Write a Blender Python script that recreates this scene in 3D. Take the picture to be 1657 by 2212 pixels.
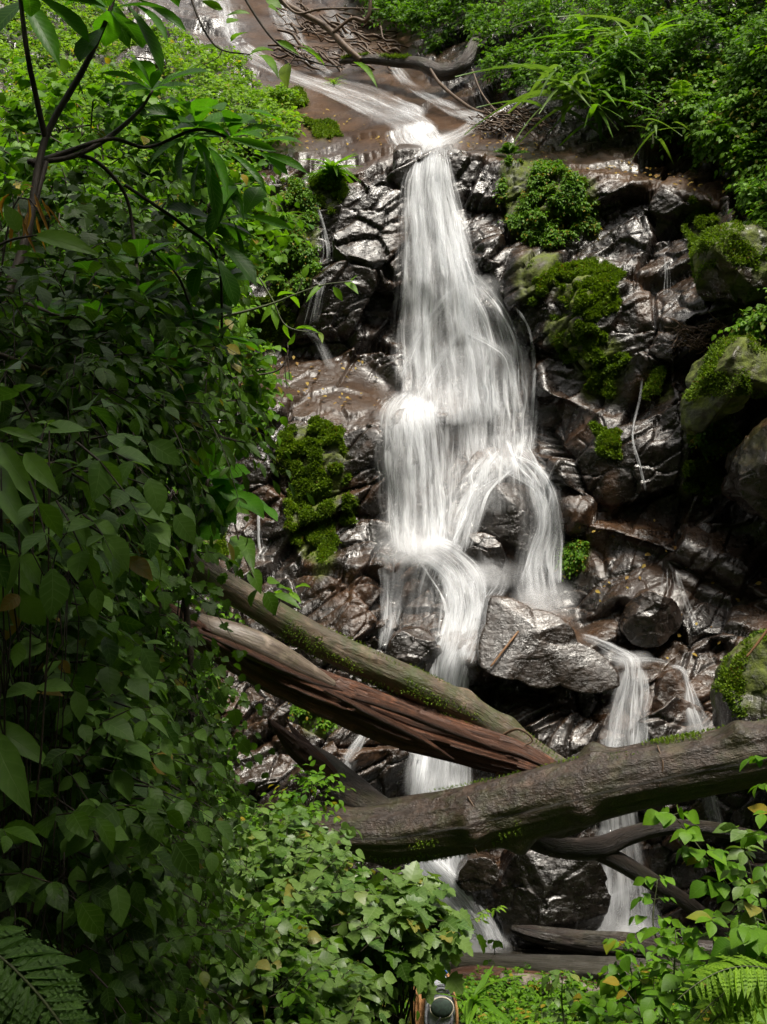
import bpy, math, random
import numpy as np
from mathutils import Vector
from mathutils.geometry import delaunay_2d_cdt

for o in list(bpy.data.objects): bpy.data.objects.remove(o)
SC = bpy.context.scene
COL = SC.collection

# ------------------------------------------------------------------ camera, sky, sun, exposure
TILT = math.radians(4.0); CAMZ = 6.0; F = 2295.0
cam_d = bpy.data.cameras.new('camera'); cam = bpy.data.objects.new('camera', cam_d); COL.objects.link(cam)
cam.location = (0, 0, CAMZ); cam.rotation_euler = (math.pi/2 + TILT, 0, 0)
cam_d.sensor_fit = 'VERTICAL'; cam_d.sensor_height = 24.0; cam_d.lens = 24.0*F/2212.0
cam_d.clip_start = 0.05; cam_d.clip_end = 500
SC.camera = cam
SC.render.resolution_x, SC.render.resolution_y = 767, 1024

SUN_EL, SUN_AZ = math.radians(65), math.radians(146)     # azimuth from +Y towards +X
w = bpy.data.worlds.new('World'); SC.world = w; w.use_nodes = True
nt = w.node_tree; bg = nt.nodes['Background']
sky = nt.nodes.new('ShaderNodeTexSky'); sky.sky_type = 'NISHITA'; sky.sun_disc = False
sky.sun_elevation = SUN_EL; sky.sun_rotation = SUN_AZ; sky.air_density = 1.0; sky.dust_density = 6.0; sky.ozone_density = 1.0
hs = nt.nodes.new('ShaderNodeHueSaturation'); hs.inputs['Saturation'].default_value = .22      # thin high cloud: a whiter sky
nt.links.new(sky.outputs[0], hs.inputs['Color']); wb = nt.nodes.new('ShaderNodeMix'); wb.data_type = 'RGBA'; wb.blend_type = 'MULTIPLY'; wb.inputs[0].default_value = 1; wb.inputs[7].default_value = (1.0, .965, .90, 1); nt.links.new(hs.outputs[0], wb.inputs[6]); nt.links.new(wb.outputs[2], bg.inputs[0]); bg.inputs[1].default_value = 0.15
sd = bpy.data.lights.new('sun', 'SUN'); sun = bpy.data.objects.new('sun', sd); COL.objects.link(sun)
sd.energy = 3.1; sd.angle = math.radians(12.0); sd.color = (1.0, 0.94, 0.83)
sdir = Vector((math.cos(SUN_EL)*math.sin(SUN_AZ), math.cos(SUN_EL)*math.cos(SUN_AZ), math.sin(SUN_EL)))
sun.rotation_euler = sdir.to_track_quat('Z', 'Y').to_euler()
SC.view_settings.view_transform = 'Standard'; SC.view_settings.look = 'None'
SC.view_settings.exposure = 0.8; SC.view_settings.gamma = 1.0
SC.cycles.transparent_max_bounces = 24; SC.cycles.max_bounces = 7
SC.cycles.diffuse_bounces = 3; SC.cycles.glossy_bounces = 3; SC.cycles.transmission_bounces = 3
SC.cycles.sample_clamp_indirect = 4.0

# ------------------------------------------------------------------ helpers
RNG = np.random.default_rng(7)
CT, ST = math.cos(TILT), math.sin(TILT)
def at(px, py, Y):
    """a point of the place at depth Y (metres north of the viewpoint)"""
    px = np.asarray(px, float); py = np.asarray(py, float); Y = np.asarray(Y, float)
    x = (px-828.5)/F; y = (1106-py)/F
    t = Y/(CT - y*ST)
    return np.stack([x*t, Y*np.ones_like(x), CAMZ + (ST + y*CT)*t], -1)
def topx(P):
    """inverse of at()"""
    d = P - np.array([0, 0, CAMZ]); f = d[..., 1]*CT + d[..., 2]*ST; u = -d[..., 1]*ST + d[..., 2]*CT
    return 828.5 + F*d[..., 0]/f, 1106 - F*u/f

def _h(ix, iy, iz, s):
    h = (ix*374761393 + iy*668265263 + iz*2147483647 + s*1274126177) & 0xffffffff
    h = ((h ^ (h >> 13))*1274126177) & 0xffffffff
    h = ((h ^ (h >> 16))*2246822519) & 0xffffffff
    return ((h ^ (h >> 15)) & 0xffffff)/float(0xffffff)
def vnoise(p, s=0):
    """value noise in -1..1"""
    i = np.floor(p).astype(np.int64); f = p - i; f = f*f*f*(f*(f*6-15)+10)
    r = 0
    for a in (0, 1):
        for b in (0, 1):
            for c in (0, 1):
                wgt = (f[:, 0] if a else 1-f[:, 0])*(f[:, 1] if b else 1-f[:, 1])*(f[:, 2] if c else 1-f[:, 2])
                r = r + wgt*_h(i[:, 0]+a, i[:, 1]+b, i[:, 2]+c, s)
    return r*2-1
def fbm(p, octv=4, s=0, gain=.5):
    r = 0; a = 1; t = 0
    for k in range(octv):
        r = r + a*vnoise(p*(2.03**k) + 13.7*k, s+k); t += a; a *= gain
    return r/t
def facets(p, s=0, tilt=1.0):
    """cells of broken rock: each cell has its own height and tilted face; returns height and distance to crack"""
    i = np.floor(p).astype(np.int64); n = len(p)
    b1 = np.full(n, 9e9); b2 = np.full(n, 9e9); val = np.zeros(n)
    for a in (-1, 0, 1):
        for b in (-1, 0, 1):
            for c in (-1, 0, 1):
                cx, cy, cz = i[:, 0]+a, i[:, 1]+b, i[:, 2]+c
                q = np.stack([cx+_h(cx, cy, cz, s), cy+_h(cx, cy, cz, s+1), cz+_h(cx, cy, cz, s+2)], 1)
                d = p-q; dd = (d*d).sum(1)
                g = np.stack([_h(cx, cy, cz, s+3), _h(cx, cy, cz, s+4), _h(cx, cy, cz, s+5)], 1)-.5
                v = (_h(cx, cy, cz, s+6)-.5) + tilt*(g*d).sum(1)*1.6
                m = dd < b1
                b2 = np.where(m, b1, np.minimum(b2, dd)); val = np.where(m, v, val); b1 = np.where(m, dd, b1)
    return val, np.sqrt(b2)-np.sqrt(b1)

def mesh_np(name, V, faces, uv=None, attrs=None, mats=(), smooth=True):
    """V (n,3); faces: (m,k) array or a list of such arrays"""
    me = bpy.data.meshes.new(name)
    fl = faces if isinstance(faces, list) else [faces]
    loops = np.concatenate([f.reshape(-1) for f in fl]).astype(np.int32)
    tot = np.concatenate([np.full(len(f), f.shape[1]) for f in fl]).astype(np.int32)
    st = np.concatenate([[0], np.cumsum(tot)[:-1]]).astype(np.int32)
    me.vertices.add(len(V)); me.vertices.foreach_set('co', np.ascontiguousarray(V, dtype=np.float32).ravel())
    me.loops.add(len(loops)); me.loops.foreach_set('vertex_index', loops)
    me.polygons.add(len(tot)); me.polygons.foreach_set('loop_start', st)
    try: me.polygons.foreach_set('loop_total', tot)
    except Exception: pass
    me.polygons.foreach_set('use_smooth', np.full(len(tot), smooth))
    if uv is not None:
        l = me.uv_layers.new(name='UVMap'); l.data.foreach_set('uv', np.ascontiguousarray(uv[loops], dtype=np.float32).ravel())
    for k, a in (attrs or {}).items():
        at_ = me.attributes.new(k, 'FLOAT', 'POINT'); at_.data.foreach_set('value', np.ascontiguousarray(a, dtype=np.float32))
    for m in mats: me.materials.append(m)
    me.update(calc_edges=True); me.validate()
    return me
def tag(o, label=None, cat=None, group=None, kind=None):
    if label: o['label'] = label
    if cat: o['category'] = cat
    if group: o['group'] = group
    if kind: o['kind'] = kind
    return o
def link(name, data, parent=None):
    o = bpy.data.objects.new(name, data); COL.objects.link(o)
    if parent is not None: o.parent = parent
    return o
def empty(name, loc=(0, 0, 0)):
    o = link(name, None); o.location = loc; return o
class MB:
    """collects pieces of one mesh (world coordinates)"""
    def __init__(s): s.V = []; s.F = []; s.U = []; s.R = []; s.n = 0
    def add(s, V, Fs, uv=None, rnd=None):
        V = np.asarray(V, float)
        for f in (Fs if isinstance(Fs, list) else [Fs]): s.F.append(np.asarray(f)+s.n)
        s.V.append(V); s.U.append(np.zeros((len(V), 2)) if uv is None else uv)
        s.R.append(np.full(len(V), .5) if rnd is None else rnd*np.ones(len(V))); s.n += len(V)
    def build(s, name, mat, parent=None, smooth=True, orig=None):
        if not s.n: return None
        d = {}
        for f in s.F: d.setdefault(f.shape[1], []).append(f)
        V = np.concatenate(s.V)
        if parent is not None: V = V - np.array(parent.location)
        elif orig is not None: V = V - np.array(orig)
        me = mesh_np(name, V, [np.concatenate(v) for v in d.values()], np.concatenate(s.U), {'rnd': np.concatenate(s.R)}, [mat], smooth)
        o = link(name, me, parent)
        if parent is None and orig is not None: o.location = orig
        return o

def spline(pts, n):
    """Catmull-Rom through rows of pts, n samples evenly by arc of the first 2-3 columns"""
    P = np.asarray(pts, float); m = len(P)
    if m == 2: P = np.array([P[0], (P[0]+P[1])/2, P[1]]); m = 3
    E = np.vstack([2*P[0]-P[1], P, 2*P[-1]-P[-2]])
    out = []
    for i in range(m-1):
        a, b, c, d = E[i:i+4]
        t = np.linspace(0, 1, 24, endpoint=(i == m-2))[:, None]
        out.append(.5*(2*b + (c-a)*t + (2*a-5*b+4*c-d)*t*t + (-a+3*b-3*c+d)*t**3))
    Q = np.vstack(out); k = min(3, P.shape[1])
    s = np.concatenate([[0], np.cumsum(np.linalg.norm(np.diff(Q[:, :k], axis=0), axis=1))])
    x = np.linspace(0, s[-1], n)
    return np.stack([np.interp(x, s, Q[:, j]) for j in range(Q.shape[1])], 1)
def frames(C):
    T = np.gradient(C, axis=0); T /= np.linalg.norm(T, axis=1)[:, None]+1e-9
    up = np.array([0, 0, 1.]) if abs(T[:, 2]).mean() < .8 else np.array([0, -1., 0])
    A = np.cross(T, up); A /= np.linalg.norm(A, axis=1)[:, None]+1e-9
    B = np.cross(A, T)
    return T, A, B
def tube(mb, C, R, sides=8, rough=0, s=0, cap=True, rnd=.5, prof=None, stretch=5.):
    """tapered tube along C (n,3) with radii R; prof(theta, t, pos) multiplies the radius"""
    C = np.asarray(C, float); n = len(C); R = np.asarray(R, float)*np.ones(n)
    T, A, B = frames(C)
    th = np.linspace(0, 2*np.pi, sides, endpoint=False)
    TH, K = np.meshgrid(th, np.arange(n)); arc = np.concatenate([[0], np.cumsum(np.linalg.norm(np.diff(C, axis=0), axis=1))])
    r = R[:, None]*np.ones_like(TH)
    D = A[:, None]*np.cos(TH)[..., None] + B[:, None]*np.sin(TH)[..., None]
    if rough:
        q = np.stack([np.cos(TH)*1.6, np.sin(TH)*1.6, (arc[:, None]/(R.mean()*stretch))*np.ones_like(TH)], -1).reshape(-1, 3)
        r = r*(1+rough*fbm(q, 3, s).reshape(r.shape) + rough*.6*fbm(q*np.array([3, 3, 1.2]), 3, s+9).reshape(r.shape))
    if prof is not None: r = r*prof(TH, arc[:, None]/arc[-1]*np.ones_like(TH), arc[:, None]*np.ones_like(TH))
    V = (C[:, None] + D*r[..., None]).reshape(-1, 3)
    i = np.arange(n-1)[:, None]*sides; j = np.arange(sides)[None]; jn = (j+1) % sides
    Fq = np.stack([i+j, i+jn, i+sides+jn, i+sides+j], -1).reshape(-1, 4)
    uv = np.stack([TH/(2*np.pi), arc[:, None]*np.ones_like(TH)], -1).reshape(-1, 2)
    fs = [Fq]
    if cap:
        V = np.vstack([V, C[0]-T[0]*R[0]*.2, C[-1]+T[-1]*R[-1]*.2]); uv = np.vstack([uv, [0, 0], [0, arc[-1]]])
        a = n*sides; jj = np.arange(sides); jn = (jj+1) % sides
        fs.append(np.stack([np.full(sides, a), jn, jj], 1)); fs.append(np.stack([np.full(sides, a+1), (n-1)*sides+jj, (n-1)*sides+jn], 1))
    mb.add(V, fs, uv, rnd)

# ------------------------------------------------------------------ materials
class NT:
    def __init__(s, name):
        s.m = bpy.data.materials.new(name); s.m.use_nodes = True; s.t = s.m.node_tree; s.t.nodes.clear()
        s.out = s.n('ShaderNodeOutputMaterial')
    def n(s, typ, **kw):
        nd = s.t.nodes.new(typ)
        for k, v in kw.items():
            if k.startswith('i_'):
                key = k[2:]; key = int(key) if key.isdigit() else key.replace('_', ' ')
                if hasattr(v, 'is_linked') or isinstance(v, bpy.types.NodeSocket): s.t.links.new(v, nd.inputs[key])
                else: nd.inputs[key].default_value = v
            else: setattr(nd, k, v)
        return nd
    def l(s, a, b): s.t.links.new(a, b)
    def math(s, op, a, b=None, c=None, clamp=False):
        nd = s.t.nodes.new('ShaderNodeMath'); nd.operation = op; nd.use_clamp = clamp
        for i, v in enumerate((a, b, c)):
            if v is None: continue
            if isinstance(v, bpy.types.NodeSocket): s.l(v, nd.inputs[i])
            else: nd.inputs[i].default_value = v
        return nd.outputs[0]
    def noise(s, vec, scale, detail=4, rough=.55, w=None, dist=0):
        nd = s.n('ShaderNodeTexNoise', i_Scale=scale, i_Detail=detail, i_Roughness=rough, i_Distortion=dist); s.l(vec, nd.inputs['Vector']); return nd.outputs[0]
    def ramp(s, fac, stops):
        nd = s.n('ShaderNodeValToRGB'); s.l(fac, nd.inputs[0]); e = nd.color_ramp.elements
        while len(e) < len(stops): e.new(.5)
        for x, (p, c) in zip(e, stops): x.position = p; x.color = (*c, 1) if len(c) == 3 else c
        return nd.outputs[0]
    def mix(s, f, a, b, typ='MIX'):
        nd = s.n('ShaderNodeMix', data_type='RGBA', blend_type=typ)
        for sock, v in ((nd.inputs[0], f), (nd.inputs[6], a), (nd.inputs[7], b)):
            if isinstance(v, bpy.types.NodeSocket): s.l(v, sock)
            else: sock.default_value = (*v, 1) if isinstance(v, tuple) and len(v) == 3 else v
        return nd.outputs[2]
    def maprange(s, v, a, b, c, d, smooth=False):
        nd = s.n('ShaderNodeMapRange', i_From_Min=a, i_From_Max=b, i_To_Min=c, i_To_Max=d); s.l(v, nd.inputs[0])
        if smooth: nd.interpolation_type = 'SMOOTHSTEP'
        return nd.outputs[0]
    def attr(s, name): return s.n('ShaderNodeAttribute', attribute_name=name).outputs['Fac']
    def scaled(s, vec, sc, rot=(0, 0, 0)):
        nd = s.n('ShaderNodeMapping', i_Scale=sc, i_Rotation=rot); s.l(vec, nd.inputs[0]); return nd.outputs[0]

def rock_material(name='wet_rock', tone=1.0, brown=1.0):
    T = NT(name); geo = T.n('ShaderNodeNewGeometry'); pos = geo.outputs['Position']
    nz = T.n('ShaderNodeSeparateXYZ'); T.l(geo.outputs['Normal'], nz.inputs[0])
    n1 = T.noise(pos, .9, 5); n2 = T.noise(pos, 6, 6, .65); n3 = T.noise(T.scaled(pos, (2.5, 2.5, 7), (.3, .6, .3)), 1.2, 6, .65, dist=.6)
    dark = T.ramp(n2, [(.25, (.003*tone, .0023*tone, .0019*tone)), (.5, (.0075*tone, .0051*tone, .0038*tone)), (.78, (.021*tone, .0135*tone, .0092*tone))])
    brn = T.ramp(n3, [(.2, (.014, .008, .005)), (.5, (.034*brown, .020*brown, .0115*brown)), (.8, (.075*brown, .046*brown, .028*brown))])
    f = T.math('MULTIPLY', T.maprange(nz.outputs[2], .35, .75, .05, 1, True), T.maprange(n1, .3, .5, .35, 1), clamp=True)
    rust = T.maprange(n1, .52, .66, 0, .55, True)
    col = T.mix(f, dark, brn); col = T.mix(rust, col, T.mix(n2, (.03, .016, .008), (.11, .05, .02)))
    ps = T.attr('polish'); col = T.mix(ps, col, T.mix(T.maprange(n1, .35, .65, 0, 1), (.026, .0135, .007), (.07, .040, .022)))
    ms = T.attr('moss')
    mcol = T.ramp(n2, [(.3, (.02, .03, .003)), (.7, (.11, .14, .012))])
    mf = T.math('MULTIPLY', ms, T.maprange(n2, .3, .55, .3, 1), clamp=True)
    col = T.mix(mf, col, mcol)
    pb = T.n('ShaderNodeBsdfPrincipled'); T.l(col, pb.inputs['Base Color'])
    ro = T.maprange(n2, .3, .7, .16, .42); ro = T.math('ADD', ro, T.math('ADD', T.math('MULTIPLY', mf, .5), T.math('MULTIPLY', ps, .12))); T.l(ro, pb.inputs['Roughness'])
    pb.inputs['Specular IOR Level'].default_value = .8; pb.inputs['Coat Weight'].default_value = .7; pb.inputs['Coat Roughness'].default_value = .10
    T.l(T.math('MULTIPLY', T.math('MULTIPLY', T.math('SUBTRACT', 1.0, mf), T.math('SUBTRACT', 1.0, T.math('MULTIPLY', ps, .85))), T.maprange(n1, .38, .6, .62, .08)), pb.inputs['Coat Weight']); T.l(T.math('SUBTRACT', .5, T.math('MULTIPLY', ps, .45)), pb.inputs['Specular IOR Level'])
    inv = T.math('SUBTRACT', 1.0, T.math('MULTIPLY', ps, .6)); b0 = T.n('ShaderNodeBump', i_Strength=.9, i_Distance=.018); T.l(inv, b0.inputs['Strength']); T.l(n3, b0.inputs['Height'])
    b1 = T.n('ShaderNodeBump', i_Strength=.9, i_Distance=.026); T.l(inv, b1.inputs['Strength']); T.l(T.noise(pos, 13, 5, .6, dist=.5), b1.inputs['Height']); T.l(b0.outputs[0], b1.inputs['Normal'])
    bc = T.n('ShaderNodeBump', i_Strength=.8, i_Distance=.02); T.l(T.noise(pos, 7, 3, .5, dist=.5), bc.inputs['Height']); T.l(b0.outputs[0], bc.inputs['Normal'])
    b2 = T.n('ShaderNodeBump', i_Strength=.35, i_Distance=.010); T.l(T.noise(pos, 45, 3), b2.inputs['Height']); T.l(b1.outputs[0], b2.inputs['Normal'])
    T.l(b2.outputs[0], pb.inputs['Normal']); T.l(bc.outputs[0], pb.inputs['Coat Normal']); T.l(pb.outputs[0], T.out.inputs[0])
    return T.m
def plain(name, col, rough=.6, spec=.4, bump=0, scale=20, col2=None, cscale=8, vec='Position', stretch=(1, 1, 1)):
    T = NT(name)
    v = T.n('ShaderNodeNewGeometry').outputs['Position'] if vec == 'Position' else T.n('ShaderNodeTexCoord').outputs['UV']
    if stretch != (1, 1, 1): v = T.scaled(v, stretch)
    pb = T.n('ShaderNodeBsdfPrincipled', i_Roughness=rough); pb.inputs['Specular IOR Level'].default_value = spec
    c = T.mix(T.maprange(T.noise(v, cscale, 5, .6), .3, .7, 0, 1), col, col2 or tuple(x*.55 for x in col)); T.l(c, pb.inputs['Base Color'])
    if bump:
        b = T.n('ShaderNodeBump', i_Strength=.8, i_Distance=bump); T.l(T.noise(v, scale, 5, .65), b.inputs['Height']); T.l(b.outputs[0], pb.inputs['Normal'])
    T.l(pb.outputs[0], T.out.inputs[0]); return T.m
def bark_material(name, a, b, moss=.0, rough=(.35, .6), along=2.2, around=9, bump=.05):
    """uv: x round the trunk 0..1, y metres along"""
    T = NT(name); uv = T.n('ShaderNodeTexCoord').outputs['UV']; geo = T.n('ShaderNodeNewGeometry'); pos = geo.outputs['Position']
    n1 = T.noise(T.scaled(uv, (around, along, 1)), 1.6, 6, .65); n2 = T.noise(pos, 3, 5, .6); n3 = T.noise(T.scaled(uv, (around*3, along*2.2, 1)), 2.2, 4, .7)
    col = T.mix(T.maprange(n1, .3, .68, 0, 1), b, a); col = T.mix(T.maprange(n3, .35, .6, .55, 0), col, tuple(x*.35 for x in b))
    col = T.mix(T.maprange(n2, .56, .7, 0, .6), col, tuple(x*1.7 for x in a))
    nz = T.n('ShaderNodeSeparateXYZ'); T.l(geo.outputs['Normal'], nz.inputs[0])
    if moss:
        mf = T.math('MULTIPLY', T.maprange(T.noise(pos, 2.3, 6, .7), .5-.12*moss, .62, 0, 1, True), moss)
        col = T.mix(mf, col, T.mix(n3, (.012, .018, .003), (.055, .07, .012)))
    pb = T.n('ShaderNodeBsdfPrincipled'); T.l(col, pb.inputs['Base Color']); T.l(T.maprange(n2, .3, .7, rough[0], rough[1]), pb.inputs['Roughness'])
    bb = T.n('ShaderNodeBump', i_Strength=1, i_Distance=bump); T.l(T.math('ADD', n1, T.math('MULTIPLY', n3, .6)), bb.inputs['Height']); T.l(bb.outputs[0], pb.inputs['Normal'])
    T.l(pb.outputs[0], T.out.inputs[0]); return T.m
def leaf_material(name, lo, hi, trans=.35, rough=.42, veins=.5, odd=None, vein_n=9, spec=.18):
    """uv.x -1..1 across, uv.y 0..1 along; attribute rnd per leaf"""
    T = NT(name); uv = T.n('ShaderNodeTexCoord').outputs['UV']; sx = T.n('ShaderNodeSeparateXYZ'); T.l(uv, sx.inputs[0]); rnd = T.attr('rnd')
    geo = T.n('ShaderNodeNewGeometry')
    au = T.math('ABSOLUTE', sx.outputs[0])
    stops = [(0, lo), (.8, hi)]
    if odd: stops += [(.965, hi), (.985, odd)]
    base = T.ramp(rnd, stops)
    base = T.mix(T.maprange(T.noise(geo.outputs['Position'], 14, 4), .35, .7, 0, .35), base, tuple(x*.5 for x in lo))
    ph = T.math('SINE', T.math('MULTIPLY', T.math('SUBTRACT', sx.outputs[1], T.math('MULTIPLY', au, .22)), vein_n*6.283))
    side = T.maprange(ph, .72, 1, 0, 1, True); mid = T.maprange(au, 0, .07, 1, 0, True)
    v = T.math('MULTIPLY', T.math('MAXIMUM', T.math('MULTIPLY', side, .6), mid), veins)
    col = T.mix(v, base, T.mix(.5, hi, (.28, .38, .16)))
    pb = T.n('ShaderNodeBsdfPrincipled', i_Roughness=rough); T.l(col, pb.inputs['Base Color']); pb.inputs['Specular IOR Level'].default_value = spec
    b = T.n('ShaderNodeBump', i_Strength=.3, i_Distance=.0015)
    T.l(T.math('ADD', T.math('MULTIPLY', ph, .35), T.math('MULTIPLY', mid, -1)), b.inputs['Height']); T.l(b.outputs[0], pb.inputs['Normal'])
    tr = T.n('ShaderNodeBsdfTranslucent'); tc = T.mix(1.0, col, (1.5, 1.6, .5), 'MULTIPLY'); T.l(T.mix(T.math('MULTIPLY', v, .6), tc, lo), tr.inputs[0])
    mx = T.n('ShaderNodeMixShader'); mx.inputs[0].default_value = trans; T.l(pb.outputs[0], mx.inputs[1]); T.l(tr.outputs[0], mx.inputs[2])
    T.l(mx.outputs[0], T.out.inputs[0]); return T.m
def water_material(name='white_water'):
    """uv: metres across and along the flow; dens: how much water; edge: 0 at the margins"""
    T = NT(name); uv = T.n('ShaderNodeTexCoord').outputs['UV']; dens = T.attr('dens'); edge = T.attr('edge')
    a = T.noise(T.scaled(uv, (4.5, .35, 1)), 1, 3, .5, dist=.25); b = T.noise(T.scaled(uv, (17, .9, 1)), 1, 4, .62, dist=.3); c = T.noise(T.scaled(uv, (48, 1.6, 1)), 1, 3, .6)
    s = T.math('ADD', T.math('ADD', T.math('MULTIPLY', a, .44), T.math('MULTIPLY', b, .44)), T.math('MULTIPLY', c, .12))
    s = T.maprange(s, .36, .66, 0, 1)
    e = T.math('ADD', T.math('MULTIPLY', edge, 1.3), T.math('MULTIPLY', s, .8)); e = T.maprange(e, .55, 1.5, 0, 1, True)
    al = T.math('MULTIPLY', T.math('MULTIPLY', e, dens), T.math('ADD', .11, T.math('MULTIPLY', T.math('POWER', s, 2.6), 1.55)), clamp=True)
    al = T.math('MULTIPLY', al, .97)
    d = T.n('ShaderNodeBsdfDiffuse'); d.inputs[0].default_value = (.88, .90, .93, 1)
    t = T.n('ShaderNodeBsdfTranslucent'); t.inputs[0].default_value = (.88, .90, .93, 1)
    m = T.n('ShaderNodeMixShader'); m.inputs[0].default_value = .45; T.l(d.outputs[0], m.inputs[1]); T.l(t.outputs[0], m.inputs[2])
    tp = T.n('ShaderNodeBsdfTransparent'); mm = T.n('ShaderNodeMixShader'); T.l(al, mm.inputs[0]); T.l(tp.outputs[0], mm.inputs[1]); T.l(m.outputs[0], mm.inputs[2])
    T.l(mm.outputs[0], T.out.inputs[0]); return T.m
def mist_material():
    T = NT('spray'); pos = T.n('ShaderNodeNewGeometry').outputs['Position']; al = T.math('MULTIPLY', T.math('POWER', T.attr('edge'), 1.6), T.attr('dens'))
    al = T.math('MULTIPLY', al, T.maprange(T.noise(pos, 2.2, 4), .3, .7, .3, 1.1), clamp=True)
    d = T.n('ShaderNodeBsdfDiffuse'); d.inputs[0].default_value = (.90, .91, .93, 1); t = T.n('ShaderNodeBsdfTranslucent'); t.inputs[0].default_value = (.88, .90, .93, 1)
    m = T.n('ShaderNodeMixShader'); m.inputs[0].default_value = .5; T.l(d.outputs[0], m.inputs[1]); T.l(t.outputs[0], m.inputs[2])
    tp = T.n('ShaderNodeBsdfTransparent'); mm = T.n('ShaderNodeMixShader'); T.l(al, mm.inputs[0]); T.l(tp.outputs[0], mm.inputs[1]); T.l(m.outputs[0], mm.inputs[2]); T.l(mm.outputs[0], T.out.inputs[0]); return T.m
M_ROCK = rock_material(); M_WATER = water_material(); M_MIST = mist_material()

# ------------------------------------------------------------------ the cliff: rock relief with its ledges
CP = [  # far margins and vegetated banks
 (-350,-250,33),(500,-250,38),(900,-250,37),(1400,-250,31),(2010,-250,24),(200,60,29),(350,0,31),(150,420,19.5),(350,250,23),(550,200,25.2),(0,300,19),(-350,300,15),(-350,1000,12),
 (480,0,33),(620,120,28.5),(800,190,26.2),(740,260,24.5),(900,285,23.2),(1040,262,23.5),(960,235,25),(700,300,22.8),(640,240,24.8),(600,0,33.5),(720,60,31),(860,60,30),
 (1100,100,25.8),(1300,100,24.5),(1500,0,23.5),(1657,0,22),(1250,250,22.9),(1500,250,21.3),(1657,250,20),(1657,420,18.8),(2010,0,18),(2010,400,16.5),(1000,150,26.5),
 (660,400,21.2),(760,400,21.2),(640,560,20.9),(760,600,20.8),(640,740,20.7),(760,745,20.6),(850,770,20.5),(810,690,21.1),(700,500,21.2),
 (600,1000,18.5),(740,1020,18.4),(500,1000,18.8),(620,1150,18.3),(750,1200,18.2),(560,1180,18.5),(800,1100,18.5),(900,1050,18.7),(900,1170,18.5),
 (500,1330,17.2),(640,1330,17.1),(760,1380,17.0),(520,1450,16.8),(700,1500,16.6),(540,1600,16.2),(700,1600,16.2),(640,1680,15.8),(400,1700,15.3),
 (930,450,21.2),(960,560,20.9),(1000,620,20.4),(930,700,20.7),(1010,740,20.25),(1080,760,20.3),(1060,860,20.1),(1130,860,20.3),(1000,960,20.0),(1100,965,19.9),(890,760,20.8),(870,620,21.1),
 (1080,450,21.3),(1050,400,21.4),(1120,520,20.8),(1090,640,20.5),(1130,700,20.2),(1160,760,20.2),(1160,880,20.1),(1170,970,19.8),
 (1000,1060,19.4),(1100,1010,19.4),(1180,1060,19.2),(1200,1150,19.0),(1050,1230,18.7),(1130,1260,18.4),(1200,1290,18.0),
 (850,1300,18.0),(950,1300,17.6),(870,1400,17.4),(960,1400,17.2),(1020,1350,17.5),(900,1450,17.1),(990,1440,16.9),(930,1560,16.8),
 (1020,1600,16.6),(1150,1640,16.3),(1300,1600,16.2),(1400,1600,16.1),(1450,1460,16.5),(1500,1600,16.0),(1560,1500,16.3),(1450,1640,15.9),
 (1120,1850,16.2),(1200,1800,16.1),(1350,1850,16.2),(1450,1850,16.0),(1550,1800,15.8),(1657,1800,15.2),(1350,2000,15.9),(1500,2000,15.6),(1657,2000,14.8),
 (900,1700,16.6),(1000,1650,16.6),(1050,1750,16.3),(800,1750,16.5),(950,1880,16.4),(1000,1900,16.1),(1060,2030,15.7),(900,2000,16.6),(800,2000,16.6),(850,1880,17),(1200,2000,16.4),
 (1160,450,20.9),(1300,480,20.5),(1430,490,20.0),(1530,490,19.5),(1200,700,19.9),(1200,830,19.7),(1250,620,19.5),(1260,700,19.4),(1300,780,19.2),(1300,850,19.3),
 (1390,670,18.9),(1500,690,18.6),(1600,540,18.3),(1657,600,17.7),(1370,760,18.8),(1450,740,18.3),(1400,900,18.3),(1470,860,17.9),(1480,960,17.9),(1560,950,18.7),(1657,900,18.7),(1657,1050,18.3),(1540,1100,18.0),(1600,1160,17.9),
 (1180,850,19.4),(1290,880,18.9),(1180,960,19.2),(1280,950,18.5),(1200,1030,18.9),(1320,1080,18.3),(1400,1050,18.2),(1400,960,18.0),(1480,1070,18.0),
 (1250,1200,18.3),(1240,1290,18.0),(1600,1400,16.5),(1657,1450,16.0),(1250,1360,17.8),(1400,1390,17.4),(1550,1400,17.0),
 (2010,800,15),(2010,1400,13.5),(2010,2000,13),(2010,2500,12),(-350,1600,11.5),(-350,2500,11),(200,900,16.5),(300,1300,15.5),(300,1700,14.5),(100,600,17),(400,600,19.5),(500,500,20.5),(560,420,21),(600,650,20.7),(400,1000,18),
 (700,2500,15.5),(1300,2500,15.2),(200,2300,13.5)]
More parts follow.
